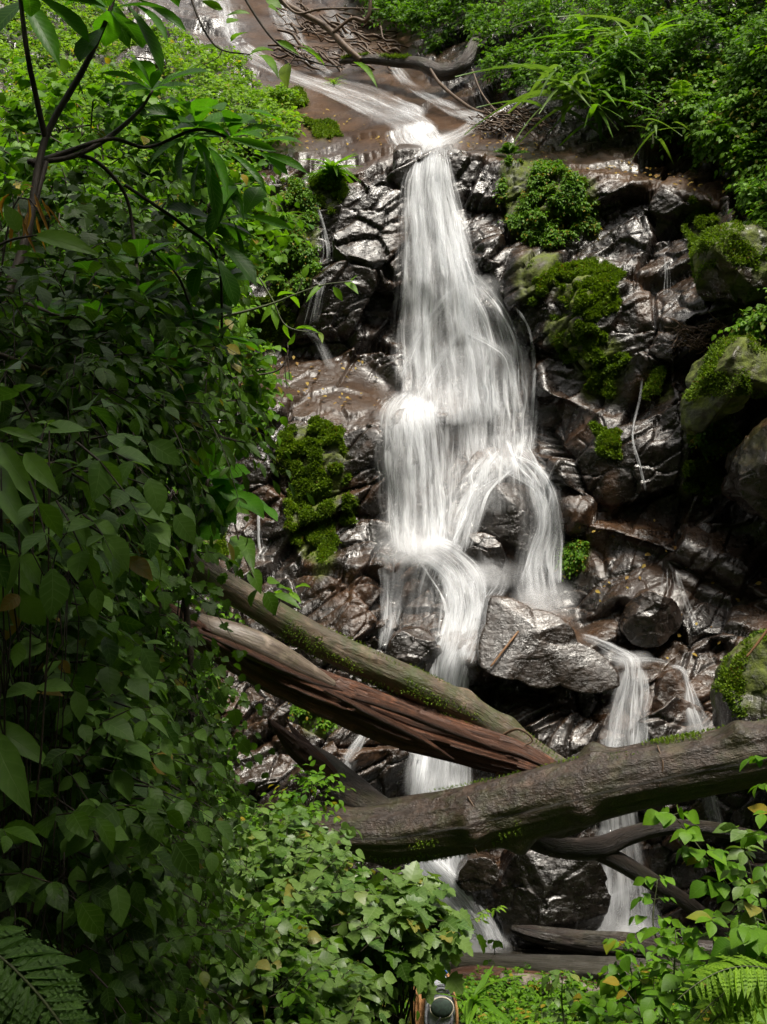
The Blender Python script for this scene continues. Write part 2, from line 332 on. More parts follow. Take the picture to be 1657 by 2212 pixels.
PL = [  # edges of ledges and slabs
 [(600,335,21.8),(640,330,21.6),(760,352,21.4),(850,340,21.3),(930,318,21.5),(1000,328,21.6),(1080,348,21.35),(1150,372,21.0),(1290,384,20.6),(1400,398,20.2),(1490,408,19.8),(1570,418,19.3)],
 [(1060,262,23.5),(1200,288,22.9),(1330,318,22.1),(1450,348,21.3),(1560,382,20.6),(1620,415,19.9)],
 [(1120,345,21.7),(1240,362,21.2),(1370,372,20.7),(1480,388,20.2)],
 [(480,760,20.6),(600,755,20.75),(700,765,20.75),(790,785,20.6),(835,830,20.4)],
 [(440,850,19.3),(480,860,19.2),(560,878,19.0),(640,888,18.9),(720,898,18.85),(790,925,18.75),(830,945,18.65)],
 [(820,900,18.95),(880,888,18.9),(960,910,19.05)],[(850,850,20.0),(965,865,19.9)],
 [(970,930,19.8),(990,1000,19.6),(985,1100,19.1)],
 [(1120,540,20.6),(1200,550,20.4),(1330,560,20.05),(1450,550,19.6),(1540,540,19.0)],
 [(1130,590,20.1),(1300,600,19.45),(1430,640,19.05),(1500,650,18.75)],
 [(480,1215,18.0),(620,1222,17.8),(760,1238,17.7)],[(480,1195,18.3),(620,1200,18.2)],
 [(840,1195,18.3),(930,1182,18.15),(1000,1195,18.3),(1050,1260,18.0)],
 [(1060,1288,17.35),(1140,1318,17.3),(1240,1388,17.1),(1322,1448,16.85)],[(1030,1436,16.4),(1120,1458,16.25),(1200,1470,16.2),(1325,1474,16.4)],
 [(1070,1278,17.9),(1150,1308,17.75),(1250,1372,17.5)],
 [(1020,1462,16.95),(1120,1486,16.85),(1200,1492,16.8),(1330,1500,16.6)],
 [(1340,1430,17.0),(1400,1422,16.9),(1480,1432,16.7)],[(1350,1452,16.5),(1420,1448,16.45)],
 [(1180,1048,18.95),(1300,1105,18.5),(1450,1125,18.1),(1580,1172,17.85),(1657,1198,17.6),(1800,1260,17)],
 [(1230,1112,18.25),(1330,1140,17.85),(1450,1178,17.5),(1560,1228,17.15),(1657,1288,16.85),(1800,1380,16.3)],
 [(1340,1170,18.05),(1440,1212,17.75),(1550,1262,17.45),(1657,1322,17.1)],
 [(1380,1200,17.75),(1440,1240,17.5),(1520,1310,17.2)],[(1340,1290,17.35),(1440,1335,17.0),(1540,1370,16.8)],[(1350,1315,17.7),(1440,1358,17.4)],
]
PXS = np.arange(-350, 2011, 3.); PYS = np.arange(-250, 2501, 3.)
NX, NY = len(PXS), len(PYS)
def build_depth():
    pts = [tuple(p) for p in CP]
    for pl in PL:
        for a, b in zip(pl[:-1], pl[1:]):
            n = max(1, int(math.hypot(b[0]-a[0], b[1]-a[1])/28))
            for k in range(n): pts.append(tuple(a[j]+(b[j]-a[j])*k/n for j in range(3)))
        pts.append(tuple(pl[-1]))
    pts = [p for i, p in enumerate(pts)]
    v2 = [Vector((p[0], p[1])) for p in pts]
    vo, eo, fo, ov, oe, of = delaunay_2d_cdt(v2, [], [], 0, 1e-5)
    Yv = np.array([np.mean([pts[k][2] for k in src]) for src in ov])
    Z = np.full((NY, NX), 20.)
    for f in fo:
        (x0, y0), (x1, y1), (x2, y2) = [vo[k] for k in f]; z0, z1, z2 = [Yv[k] for k in f]
        i0 = max(0, int((min(x0, x1, x2)-PXS[0])//3)); i1 = min(NX-1, int((max(x0, x1, x2)-PXS[0])//3)+1)
        j0 = max(0, int((min(y0, y1, y2)-PYS[0])//3)); j1 = min(NY-1, int((max(y0, y1, y2)-PYS[0])//3)+1)
        if i1 < i0 or j1 < j0: continue
        X, Y = np.meshgrid(PXS[i0:i1+1], PYS[j0:j1+1])
        d = (y1-y2)*(x0-x2)+(x2-x1)*(y0-y2)
        if abs(d) < 1e-9: continue
        a = ((y1-y2)*(X-x2)+(x2-x1)*(Y-y2))/d; b = ((y2-y0)*(X-x2)+(x0-x2)*(Y-y2))/d; c = 1-a-b
        m = (a >= -1e-6) & (b >= -1e-6) & (c >= -1e-6)
        Z[j0:j1+1, i0:i1+1][m] = (a*z0+b*z1+c*z2)[m]
    return Z
def blur(A, r, it=2):
    for _ in range(it):
        for ax in (0, 1):
            P = np.pad(A, [(r+1, r) if k == ax else (0, 0) for k in (0, 1)], mode='edge'); c = np.cumsum(P, axis=ax)
            A = (np.take(c, np.arange(2*r+1, P.shape[ax]), axis=ax)-np.take(c, np.arange(0, P.shape[ax]-2*r-1), axis=ax))/(2*r+1)
    return A
def minf(A, r):
    for ax in (0, 1):
        B = A.copy()
        for k in range(1, r+1):
            B = np.minimum(B, np.roll(A, k, ax)); B = np.minimum(B, np.roll(A, -k, ax))
        A = B
    return A
Z0 = build_depth(); Zs = blur(Z0, 3, 1)
GX, GY = np.meshgrid(PXS, PYS)
wz = blur(((GY < 330) & (GX > 430) & (GX < 1100)).astype(float), 8, 2); Zs = Zs*(1-wz)+blur(Z0, 9, 2)*wz
G = at(GX, GY, Zs)
def gridnormals(G):
    du = np.gradient(G, axis=1); dv = np.gradient(G, axis=0); n = np.cross(dv, du); n /= np.linalg.norm(n, axis=2)[..., None]+1e-12
    n *= np.sign((n*(np.array([0, 0, CAMZ])-G)).sum(2))[..., None]
    return n
N0 = gridnormals(at(GX, GY, blur(Z0, 5, 2)))
P = G.reshape(-1, 3)
def polymask(poly, X, Y, soft=0):
    m = np.zeros(X.shape, bool); n = len(poly)
    for i in range(n):
        x0, y0 = poly[i]; x1, y1 = poly[(i+1) % n]
        if y0 == y1: continue
        m ^= ((Y >= min(y0, y1)) & (Y < max(y0, y1)) & (X < (x1-x0)*(Y-y0)/(y1-y0)+x0))
    return m
# how broken the rock is: polished under the upper stream and on the brown ledges, blocky elsewhere
SMOOTH = [[(430,-250),(900,-250),(900,150),(1060,250),(960,330),(560,330),(560,180)],[(1000,270),(1620,410),(1560,430),(1380,385),(1090,350),(990,325)],
 [(480,750),(800,775),(840,880),(740,880),(500,850)],[(1060,1290),(1150,1320),(1330,1450),(1320,1468),(1100,1460),(1040,1430)],
 [(1380,1200),(1460,1230),(1520,1300),(1440,1330),(1360,1280)],[(1450,1190),(1657,1290),(1800,1400),(1657,1320),(1500,1240)]]
FLOWS = [[(948,300,26),(930,350,46),(930,400,58),(938,480,72),(955,640,98),(965,800,122),(975,920,130)],[(1000,590,30),(1068,730,72),(1078,870,92),(1080,1000,80)],[(890,860,60),(885,900,72),(900,1170,76)],
 [(905,1180,64),(955,1196,52),(1020,1290,46),(990,1400,46),(968,1510,46),(955,1690,62),(940,1860,62),(1000,1950,66),(1052,2062,56)],[(1250,1372,16),(1362,1424,22),(1358,1520,20),(1340,1660,38),(1345,1840,44),(1350,2035,70)]]
rg = np.ones(GX.shape)
rg[polymask([(1180,1040),(1660,1180),(1800,1300),(1800,1450),(1350,1430),(1180,1300)], GX, GY)] = .5
for pl in SMOOTH: rg[polymask(pl, GX, GY)] = .2
for pth in FLOWS:
    for k in range(len(pth)-1):
        (x0, y0, w0), (x1, y1, w1) = pth[k], pth[k+1]; dx, dy = x1-x0, y1-y0; tt = np.clip(((GX-x0)*dx+(GY-y0)*dy)/(dx*dx+dy*dy), 0, 1)
        rg = np.where(np.hypot(GX-x0-tt*dx, GY-y0-tt*dy) < (w0+(w1-w0)*tt)*.9, np.minimum(rg, .42), rg)
pol = np.zeros(GX.shape)
for pl in SMOOTH: pol[polymask(pl, GX, GY)] = 1
pol = blur(pol, 6, 2)*np.clip(.75+.8*fbm(P*.7, 4, 55), .15, 1).reshape(NY, NX)
rgn = np.clip(.62+.9*fbm(P*.45, 3, 99), .3, 1.1)                 # some faces are smoother than others
rg = blur(rg, 5, 2).reshape(-1)
c1, s1 = math.cos(.6), math.sin(.6)
Q = np.stack([P[:, 0]*c1+P[:, 2]*s1, P[:, 1], -P[:, 0]*s1+P[:, 2]*c1], 1)      # strata dip down to the left
f1, k1 = facets(Q*np.array([.55, .6, 1.0])+3.3, 11, 1.0)
f2, k2 = facets(Q*np.array([1.3, 1.5, 2.6])+fbm(P*1.5, 2, 50)[:, None]*.3, 21, 1.1)
f3, k3 = facets(Q*np.array([3.2, 4, 8.5])+fbm(P*3, 2, 60)[:, None]*.4, 31, 1.0)
nb = fbm(P*.5, 3, 70); nf = fbm(P*6, 4, 80, .6)
strata = np.abs(vnoise(Q*np.array([.8, .8, 7])+5, 90))
crack = -np.clip(1-k1/.06, 0, 1)*.16 - np.clip(1-k2/.07, 0, 1)*.07
right = np.clip((GX.reshape(-1)-1050)/150, 0, 1)
disp = rg*(.46*f1 + .11*f2 + rgn*(.025*f3 + .025*nf + .03*strata*(.3+right)) + crack*.8) + .12*nb + .010*nf*np.clip(rg*2, .1, 1)
disp *= np.clip(1.15-np.clip((P[:, 1]-24)/12, 0, .6), .3, 1.15)
Gd = G + N0*disp.reshape(NY, NX)[..., None]*.9
ZD = Gd[..., 1]
Zw = blur(minf(ZD, 3), 5, 2)+.10; Zthin = blur(minf(ZD, 1), 2, 2)                     # a smooth guide for the water
def samp(A, px, py):
    fx = np.clip((np.asarray(px, float)-PXS[0])/3, 0, NX-1.001); fy = np.clip((np.asarray(py, float)-PYS[0])/3, 0, NY-1.001)
    i = fx.astype(int); j = fy.astype(int); a = fx-i; b = fy-j
    return A[j, i]*(1-a)*(1-b)+A[j, i+1]*a*(1-b)+A[j+1, i]*(1-a)*b+A[j+1, i+1]*a*b
# moss and plant cushions growing on the rock: outline, how it grows, description
MOSS = [
 ([(1090,360),(1150,335),(1210,375),(1250,400),(1235,470),(1240,525),(1180,530),(1120,525),(1090,470),(1085,400)], 'herb', 'largest leafy herb cushion hanging over the cliff lip right of the main fall'),
 ([(1240,395),(1300,400),(1290,450),(1285,510),(1250,505),(1232,450)], 'herb', 'narrow leafy tuft beside the big herb cushion under the cliff lip'),
 ([(1500,430),(1545,435),(1550,490),(1520,545),(1488,540),(1490,480)], 'moss', 'small flat moss patch high on the dark cliff face beside the forest bank'),
 ([(1215,580),(1280,562),(1340,590),(1335,650),(1290,690),(1240,680),(1205,640)], 'moss', 'rounded bright moss cushion, upper of the big pair right of the fall'),
 ([(1190,690),(1250,690),(1300,705),(1340,740),(1360,800),(1320,860),(1270,850),(1240,800),(1210,770),(1190,730)], 'moss', 'longest bright moss cushion, directly under the rounded one on the rock face'),
 ([(1130,590),(1180,555),(1215,570),(1195,640),(1150,655)], 'moss', 'small bright moss tuft between the main fall and the rounded moss cushion'),
 ([(1395,805),(1430,800),(1432,850),(1400,870)], 'moss', 'tiny moss tuft on the streaked rock left of the mossy overhanging boulder'),
 ([(1500,900),(1560,890),(1590,930),(1570,980),(1510,985),(1490,940)], 'herb', 'moss beard hanging below the overhanging mossy boulder'),
 ([(1480,1000),(1560,1010),(1565,1060),(1530,1090),(1485,1060)], 'moss', 'dark moss patch in the shaded hollow under the overhanging boulder'),
 ([(1285,930),(1340,935),(1345,985),(1290,975)], 'moss', 'thin dark moss patch on the large faceted black rock'),
 ([(1222,1180),(1268,1178),(1262,1235),(1222,1238)], 'herb', 'small round green tuft on black rock beside the lower right cascade'),
 ([(570,400),(650,390),(680,470),(685,600),(640,640),(560,600),(540,500)], 'herb', 'tall mossy mound covering the cliff left of the thin side trickle'),
 ([(665,390),(750,385),(745,430),(720,465),(675,440)], 'moss', 'moss beard under the strap leaved plant on the lip'),
 ([(510,650),(600,640),(640,690),(600,745),(520,740)], 'moss', 'shaded moss patch just above the brown left ledge'),
 ([(600,940),(650,910),(740,930),(745,990),(720,1005),(640,1030),(600,1010)], 'moss', 'thin olive moss patch below the brown ledge left of the fall'),
 ([(640,1020),(750,1015),(745,1060),(720,1100),(725,1160),(715,1230),(680,1240),(660,1180),(620,1150),(620,1060)], 'moss', 'large olive and green moss cushion hanging down the rock left of the white curtain'),
 ([(745,1080),(770,1080),(768,1130),(748,1135)], 'moss', 'little moss strip close to the left side of the white curtain'),
 ([(380,1150),(480,1150),(490,1210),(430,1215)], 'moss', 'shaded moss patch above the upper diagonal log'),
 ([(650,1515),(710,1510),(715,1570),(670,1590),(645,1560)], 'herb', 'green tuft in the shade under the split log'),
 ([(590,195),(650,200),(665,230),(600,245),(575,225)], 'moss', 'bright moss strip on the edge of the upper stream'),
 ([(660,265),(730,262),(745,290),(690,300)], 'moss', 'moss fringe on the edge of the slab above the strap leaved plant'),
]
mossA = np.zeros(GX.shape)
wob = fbm(np.stack([GX.ravel()/28, GY.ravel()/28, GX.ravel()*0], 1), 3, 5).reshape(GX.shape)*16
wob2 = fbm(np.stack([GX.ravel()/28, GY.ravel()/28, GX.ravel()*0+9], 1), 3, 6).reshape(GX.shape)*16
for pl, k, _ in MOSS: mossA[polymask(pl, GX+wob, GY+wob2)] = 1
mossA = blur(mossA, 2, 1)
i = np.arange(NY-1)[:, None]*NX; j = np.arange(NX-1)[None]
FQ = np.stack([i+j, i+j+1, i+NX+j+1, i+NX+j], -1).reshape(-1, 4)[:, ::-1]
cliff = link('cliff', mesh_np('cliff', Gd.reshape(-1, 3), FQ, None, {'moss': mossA.ravel(), 'polish': pol.ravel()}, [M_ROCK]))
tag(cliff, kind='structure')
# ------------------------------------------------------------------ ground before the falls, slopes around the gorge
def gz(x, y):
    """height of the near ground"""
    x = np.asarray(x, float); y = np.asarray(y, float)
    z = np.interp(y, [-60, -12, 0, 3, 10, 13, 16], [60, 8, 4.3, 3.5, 1.5, 1.1, .8])
    side = np.clip(np.abs(x)-13, 0, 40)*1.7
    left = np.clip((-x-1.5)/6, 0, 3.5)
    return z + side + left**1.4*1.6*np.clip(1.3-y/14, .0, 1) + np.clip((x-3.5)/5, 0, 5)**1.3*1.5
M_SOIL = plain('forest_soil', (.020, .022, .009), .9, .1, .05, 9, (.010, .016, .005), 5)
def ground():
    xs = np.linspace(-44, 44, 180); ys = np.concatenate([np.linspace(-60, -2, 50), np.linspace(-1.5, 16.5, 100)])
    X, Y = np.meshgrid(xs, ys); Z = gz(X, Y)+.1*fbm(np.stack([X.ravel(), Y.ravel(), 0*X.ravel()], 1)*.8, 4, 3).reshape(X.shape)
    n = len(xs); i = np.arange(len(ys)-1)[:, None]*n; j = np.arange(n-1)[None]
    f = np.stack([i+j, i+j+1, i+n+j+1, i+n+j], -1).reshape(-1, 4)
    return tag(link('ground', mesh_np('ground', np.stack([X, Y, Z], -1).reshape(-1, 3), f, None, None, [M_SOIL])), kind='structure')
ground()
def pool():
    T = NT('pool_water'); pb = T.n('ShaderNodeBsdfPrincipled', i_Roughness=.12); pb.inputs['Base Color'].default_value = (.03, .026, .02, 1)
    b = T.n('ShaderNodeBump', i_Strength=.4, i_Distance=.03); T.l(T.noise(T.n('ShaderNodeNewGeometry').outputs['Position'], 5, 4), b.inputs['Height']); T.l(b.outputs[0], pb.inputs['Normal']); T.l(pb.outputs[0], T.out.inputs[0])
    V = np.array([(-4, 14.3, .93), (8, 14.3, .93), (8, 18, .93), (-4, 18, .93)], float)
    tag(link('water', mesh_np('water', V, np.array([[0, 1, 2, 3]]), None, None, [T.m])), kind='structure')
pool()

# ------------------------------------------------------------------ falling water
def stream(mb, st, layers=2, off=.07, bulge=.10, seed=0, across=18, smooth=21, d2=1.0, gap=.06):
    S = np.array(st, float)                                    # px, py, half width, density
    L = np.linalg.norm(np.diff(S[:, :2], axis=0), axis=1).sum(); n = max(8, int(L/5)); smooth = min(smooth, (n//3)*2+1)
    th_ = S[:, 2].max() < 11 and across != 5
    if th_: S[:, 2] *= .6; S[:, 3] *= .75; off = .09; bulge = .02; layers = 1
    Q = spline(S, n)
    T = np.gradient(Q[:, :2], axis=0); T /= np.linalg.norm(T, axis=1)[:, None]+1e-9; Nn = np.stack([T[:, 1], -T[:, 0]], 1)
    Nn[:, 1] *= .6
    for l in range(layers):
        s = np.linspace(-1, 1, across); X = Q[:, None, 0]+s[None]*Q[:, None, 2]*Nn[:, None, 0]*(1+.08*l); Y = Q[:, None, 1]+s[None]*Q[:, None, 2]*Nn[:, None, 1]
        X = X + 3*vnoise(np.stack([Y.ravel()/45, (s[None]*2+seed+l*7+0*Y).ravel(), 0*Y.ravel()], 1), seed+l).reshape(X.shape)
        D = samp(Zthin if th_ else Zw, X, Y)
        k = np.ones(smooth)/smooth; r = smooth//2
        D = np.stack([np.convolve(np.pad(D[:, c], r, mode='edge'), k, 'valid') for c in range(across)], 1)
        D = D - off - l*gap - bulge*(1-s[None]**2)*(1+.5*vnoise(np.stack([Y.ravel()/60, (s[None]*3+seed*3.1+l+0*Y).ravel(), 0*Y.ravel()+l], 1), seed+30).reshape(X.shape))
        V = at(X, Y, D); arc = np.concatenate([[0], np.cumsum(np.linalg.norm(np.diff(V[:, across//2], axis=0), axis=1))])
        wid = Q[:, 2]/F*D.mean(1)
        uv = np.stack([s[None]*wid.mean()+seed*3.7+l*1.9+0*X, arc[:, None]+seed*5.1+l*2.3+0*X], -1)
        q = np.linspace(0, 1, n); ends = np.clip(np.minimum(q*L/18, (1-q)*L/24+.15), 0, 1)
        edge = (1-np.abs(s[None])**2.2)*ends[:, None]
        mb.append((V.reshape(-1, 3), uv.reshape(-1, 2), (edge+0*X).ravel(), (Q[:, None, 3]*(1 if l == 0 else .62*d2)+0*X).ravel(), n, across))
def water(name, streams, label=None, cat=None):
    mb = []
    for kw in streams:
        kw = dict(kw); stream(mb, kw.pop('st'), **kw)
    V = []; U = []; E = []; D = []; Fs = []; o = 0
    for v, u, e, d, n, a in mb:
        i = np.arange(n-1)[:, None]*a; j = np.arange(a-1)[None]
        Fs.append(np.stack([i+j, i+j+1, i+a+j+1, i+a+j], -1).reshape(-1, 4)+o); V.append(v); U.append(u); E.append(e); D.append(d); o += len(v)
    ob = link(name, mesh_np(name, np.concatenate(V), np.concatenate(Fs), np.concatenate(U), {'edge': np.concatenate(E), 'dens': np.concatenate(D)}, [M_WATER]))
    return tag(ob, kind='structure')
def trick(path, n, seed, spread=6):
    r = np.random.default_rng(seed); out = []
    for k in range(n):
        S = np.array(path, float); o = r.normal(0, spread); S[:, 0] += o*np.linspace(.5, 1.4, len(S))+r.normal(0, 1.2, len(S)); S[:, 2] = r.uniform(1.6, 3.6); S[:, 3] *= r.uniform(.5, 1.2)
        a = r.integers(0, max(1, len(S)-2)) if k > 1 else 0; out.append(dict(st=S[a:], layers=1, seed=seed+k, off=.1, bulge=.01, across=6, smooth=5))
    return out
def spray(spots):
    mb = []
    for k, (x, y, wx, wy, dn) in enumerate(spots):
        for l in range(3): stream(mb, [(x, y-wy, wx*.7, dn), (x, y-wy*.3, wx, dn), (x, y+wy*.4, wx, dn), (x, y+wy, wx*.8, dn)], 1, .22+.13*l, .3, 900+k*5+l, 20)
    V = []; E = []; D = []; Fs = []; o = 0
    for v, u, e, d, n, a in mb:
        i = np.arange(n-1)[:, None]*a; j = np.arange(a-1)[None]; q = np.linspace(0, 1, n)[:, None]*np.ones((1, a)); s = np.linspace(-1, 1, a)[None]*np.ones((n, 1))
        V.append(v); E.append((np.clip(1-s**2, 0, 1)*np.sin(np.pi*q)).ravel()); D.append(d); Fs.append(np.stack([i+j, i+j+1, i+a+j+1, i+a+j], -1).reshape(-1, 4)+o); o += len(v)
    ob = link('spray', mesh_np('spray', np.concatenate(V), np.concatenate(Fs), None, {'edge': np.concatenate(E), 'dens': np.concatenate(D)}, [M_MIST])); tag(ob, kind='stuff')
def strands(paths, n, hw, dens, seed, jit=1.0, qm=.78):
    """thin brighter threads wandering inside a fall"""
    r = np.random.default_rng(seed); out = []
    for k in range(n):
        S = np.array(paths, float); q = r.uniform(-qm, qm); a = r.uniform(0, .55)*(len(S)-1); b = min(len(S)-1, a+r.uniform(.3, .7)*(len(S)-1))
        t = np.linspace(a, b, 5); C = np.stack([np.interp(t, np.arange(len(S)), S[:, c]) for c in range(4)], 1)
        C[:, 0] += q*C[:, 2] + r.normal(0, 3*jit, 5); C[:, 2] = hw*r.uniform(.5, 1.8); C[:, 3] = dens*r.uniform(.5, 1.2)
        out.append(dict(st=C, layers=1, off=.16+.1*r.random(), bulge=.02, seed=seed+k, across=5, smooth=5))
    return out
MAIN = [(948,300,26,1.1),(937,322,36,1.25),(930,350,46,1.3),(930,400,58,1.2),(938,480,72,1.0),(946,560,84,.85),(955,640,98,.72),(958,720,112,.62),(965,800,122,.55),(972,880,130,.45),(975,920,130,.35)]
RIGHTV = [(1000,590,30,.8),(1040,650,52,.7),(1068,730,72,.62),(1075,800,86,.55),(1078,870,92,.5),(1076,940,92,.52),(1076,1005,84,.5)]
LEDGE = [(905,850,40,.5),(892,872,58,.9),(886,900,70,1.15),(890,950,76,1.05),(895,1040,78,.95),(900,1110,78,.95),(903,1170,74,1.0),(905,1200,66,.8)]
LOWER = [(905,1180,70,.8),(955,1198,62,.8),(996,1236,58,.75),(1012,1290,52,.85),(1006,1345,52,1.1),(990,1400,46,1.15),(976,1450,42,1.05),(968,1510,40,1.0),(962,1600,54,.95),(955,1690,66,.95),(950,1780,70,1.0),(942,1860,66,1.15),(960,1905,66,1.1),(1000,1950,70,1.0),(1035,2005,66,.9),(1052,2062,60,.85)]
water('waterfall', [dict(st=MAIN, layers=3, seed=1, bulge=.22, across=30)]+strands(MAIN, 30, 7, 1.0, 100))
water('waterfall', [dict(st=RIGHTV, layers=2, seed=2, bulge=.12, across=26), dict(st=[(1000,870,60,.5),(1005,950,56,.5),(1000,1050,46,.42),(992,1150,34,.4)], seed=27, layers=2, off=.12), dict(st=[(1080,930,80,.5),(1085,965,70,.5),(1090,1000,60,.35)], seed=28, off=.3, layers=1),
 dict(st=[(1003,606,12,.9),(1008,660,16,1.0),(1012,715,20,1.0),(1060,745,16,.9),(1095,775,14,1.0),(1110,840,16,.7),(1120,900,12,.6)], seed=3, off=.16),
 dict(st=[(1005,700,14,.8),(960,760,14,.8),(930,820,12,.8),(905,870,14,.7)], seed=4, off=.17),
 dict(st=[(985,740,60,.5),(985,830,60,.5),(985,920,60,.35)], seed=41, off=.2),
 dict(st=[(1000,610,10,.7),(950,660,16,.6),(900,740,16,.6),(870,820,12,.6)], seed=5, off=.17)]+strands(RIGHTV, 26, 4, .9, 200))
water('waterfall', [ dict(st=[(1105,690,5,.8),(1115,740,5,.7),(1090,780,5,.7)], seed=7, off=.14), dict(st=[(1146,740,5,.9),(1130,800,5,.8),(1125,860,5,.6)], seed=8, off=.14),
 dict(st=[(1090,860,8,.7),(1072,900,10,.9),(1070,960,9,.8)], seed=9, off=.15)])
water('waterfall', [dict(st=LEDGE, layers=3, seed=10, bulge=.16, across=28)]+strands(LEDGE, 18, 8, .9, 300))
def arcs():
    r = np.random.default_rng(77); out = []
    for k in range(34):
        x0 = r.uniform(1040, 1150); q = r.uniform(0, 1); w_ = r.uniform(3, 9); dn = r.uniform(.35, .8); y0 = 940+r.uniform(0, 50)
        if k % 5 < 2: st = [(x0, y0, w_, dn), (x0-15-25*q, 1005+20*q, w_, dn), (1062-50*q, 1060, w_, dn), (1040-55*q, 1125, w_, dn*.8), (1020-45*q, 1185, w_, dn*.6)]
        else: st = [(x0, y0, w_, dn), (x0+22+15*q, 1003+15*q, w_, dn), (1140+52*q, 1060, w_, dn), (1155+50*q, 1130+10*q, w_, dn), (1130+65*q, 1210, w_*1.3, dn*.8), (1125+80*q, 1295, w_*1.4, dn*.4)]
        out.append(dict(st=st, layers=1, seed=500+k, off=.4+.25*r.random(), bulge=.02, across=5))
    return out
water('waterfall', arcs()+[dict(st=[(1090,975,50,.3),(1062,1006,44,.34),(1032,1040,42,.34),(1010,1090,42,.34),(992,1150,40,.36),(978,1195,38,.4)], seed=12, off=.45, bulge=.1),
 dict(st=[(1080,970,10,.5),(1050,1010,10,.6),(1026,1060,9,.6),(1004,1120,9,.6),(985,1180,12,.6)], seed=121, off=.55, layers=1),
 dict(st=[(1090,965,50,.3),(1130,1003,44,.34),(1162,1040,44,.34),(1172,1095,50,.32),(1174,1160,54,.32),(1166,1220,58,.3),(1168,1280,62,.25),(1185,1320,64,.15)], seed=13, off=.4, bulge=.1),
 dict(st=[(1110,985,12,.7),(1160,1012,13,.8),(1190,1060,10,.8),(1180,1120,12,.7),(1150,1200,10,.7),(1130,1270,10,.5)], seed=131, off=.5, layers=1),
 dict(st=[(1150,1000,10,.7),(1186,1050,9,.7),(1200,1120,9,.7),(1180,1190,10,.6),(1196,1280,12,.5)], seed=132, off=.5, layers=1),
 dict(st=[(1120,990,9,.6),(1150,1030,10,.5),(1168,1100,12,.4)], seed=133, off=.6, layers=1),
 dict(st=[(1095,982,50,.9),(1095,1010,72,.6),(1095,1050,84,.3),(1098,1110,84,.2)], seed=14, off=.62, bulge=.1, layers=1),
 dict(st=[(1170,1030,10,.7),(1200,1100,10,.7),(1208,1180,10,.6),(1205,1260,12,.5)], seed=15, off=.45),
 dict(st=[(1042,1154,22,.7),(1056,1176,32,.5),(1072,1230,40,.25)], seed=16, off=.6, layers=1),
 dict(st=[(1060,1232,50,.35),(1050,1262,60,.4),(1035,1290,50,.6)], seed=17, off=.2, layers=1)])
water('waterfall', [dict(st=LOWER, layers=3, seed=20, bulge=.15, across=24),
 dict(st=[(850,1190,34,.8),(852,1225,34,.5),(848,1290,26,.6),(842,1340,20,.8),(830,1405,16,.7)], seed=21, layers=2),
 dict(st=[(930,1195,70,.7),(910,1250,76,.36),(895,1320,70,.3),(890,1380,60,.2)], seed=22, layers=1),
 dict(st=[(955,1210,16,.6),(970,1260,20,.6),(960,1320,16,.7),(985,1370,20,.9)], seed=23, off=.12),
 dict(st=[(905,1850,50,1.0),(935,1890,66,1.2),(985,1940,64,1.2),(1025,1995,60,1.1),(1052,2058,58,1.0)], seed=29, off=.3, layers=2, bulge=.15, across=22), dict(st=[(1000,1900,12,.6),(1060,1880,14,.5),(1075,1930,10,.6),(1072,2000,12,.5)], seed=24),
 dict(st=[(905,1560,26,.6),(900,1640,30,.6),(898,1730,30,.6)], seed=25),
 dict(st=[(803,1562,9,.9),(780,1595,14,1.0),(757,1635,20,.9),(738,1680,24,.7)], seed=26)]+strands(LOWER, 46, 5, 1.0, 400, 1.6, 1.05))
water('waterfall', [dict(st=[(1250,1372,14,.5),(1290,1385,17,.9),(1330,1405,20,1.0),(1362,1424,22,1.1),(1366,1460,20,1.3),(1358,1520,24,1.25),(1348,1590,34,1.15),(1340,1660,40,1.1),(1338,1760,44,1.1),(1345,1840,48,1.05),(1348,1930,64,.95),(1350,2035,80,.8)], seed=30, layers=2, bulge=.12, across=22),
 dict(st=[(1350,1445,16,.6),(1335,1500,20,.5),(1322,1560,22,.5),(1312,1640,24,.5)], seed=35, off=.15), dict(st=[(1385,1440,12,.6),(1392,1500,14,.5),(1385,1570,18,.5),(1380,1640,22,.5)], seed=36, off=.15), dict(st=[(1310,1780,24,.6),(1300,1860,30,.5),(1305,1950,34,.5),(1300,2030,40,.4)], seed=37, off=.15), dict(st=[(1290,1400,10,.6),(1330,1425,12,.7),(1400,1424,10,.8),(1450,1432,8,.6)], seed=31),
 dict(st=[(1445,1436,9,.8),(1474,1448,10,.9),(1484,1480,10,.9),(1494,1530,24,.95),(1512,1590,34,.9),(1522,1680,22,.8),(1538,1740,20,.8),(1556,1800,18,.7)], seed=32, layers=2),
 dict(st=[(1380,1930,20,.6),(1400,1980,34,.5),(1400,2035,40,.4)], seed=33),
 dict(st=[(1420,1890,12,.5),(1300,1960,20,.6),(1300,2030,26,.5)], seed=34)])
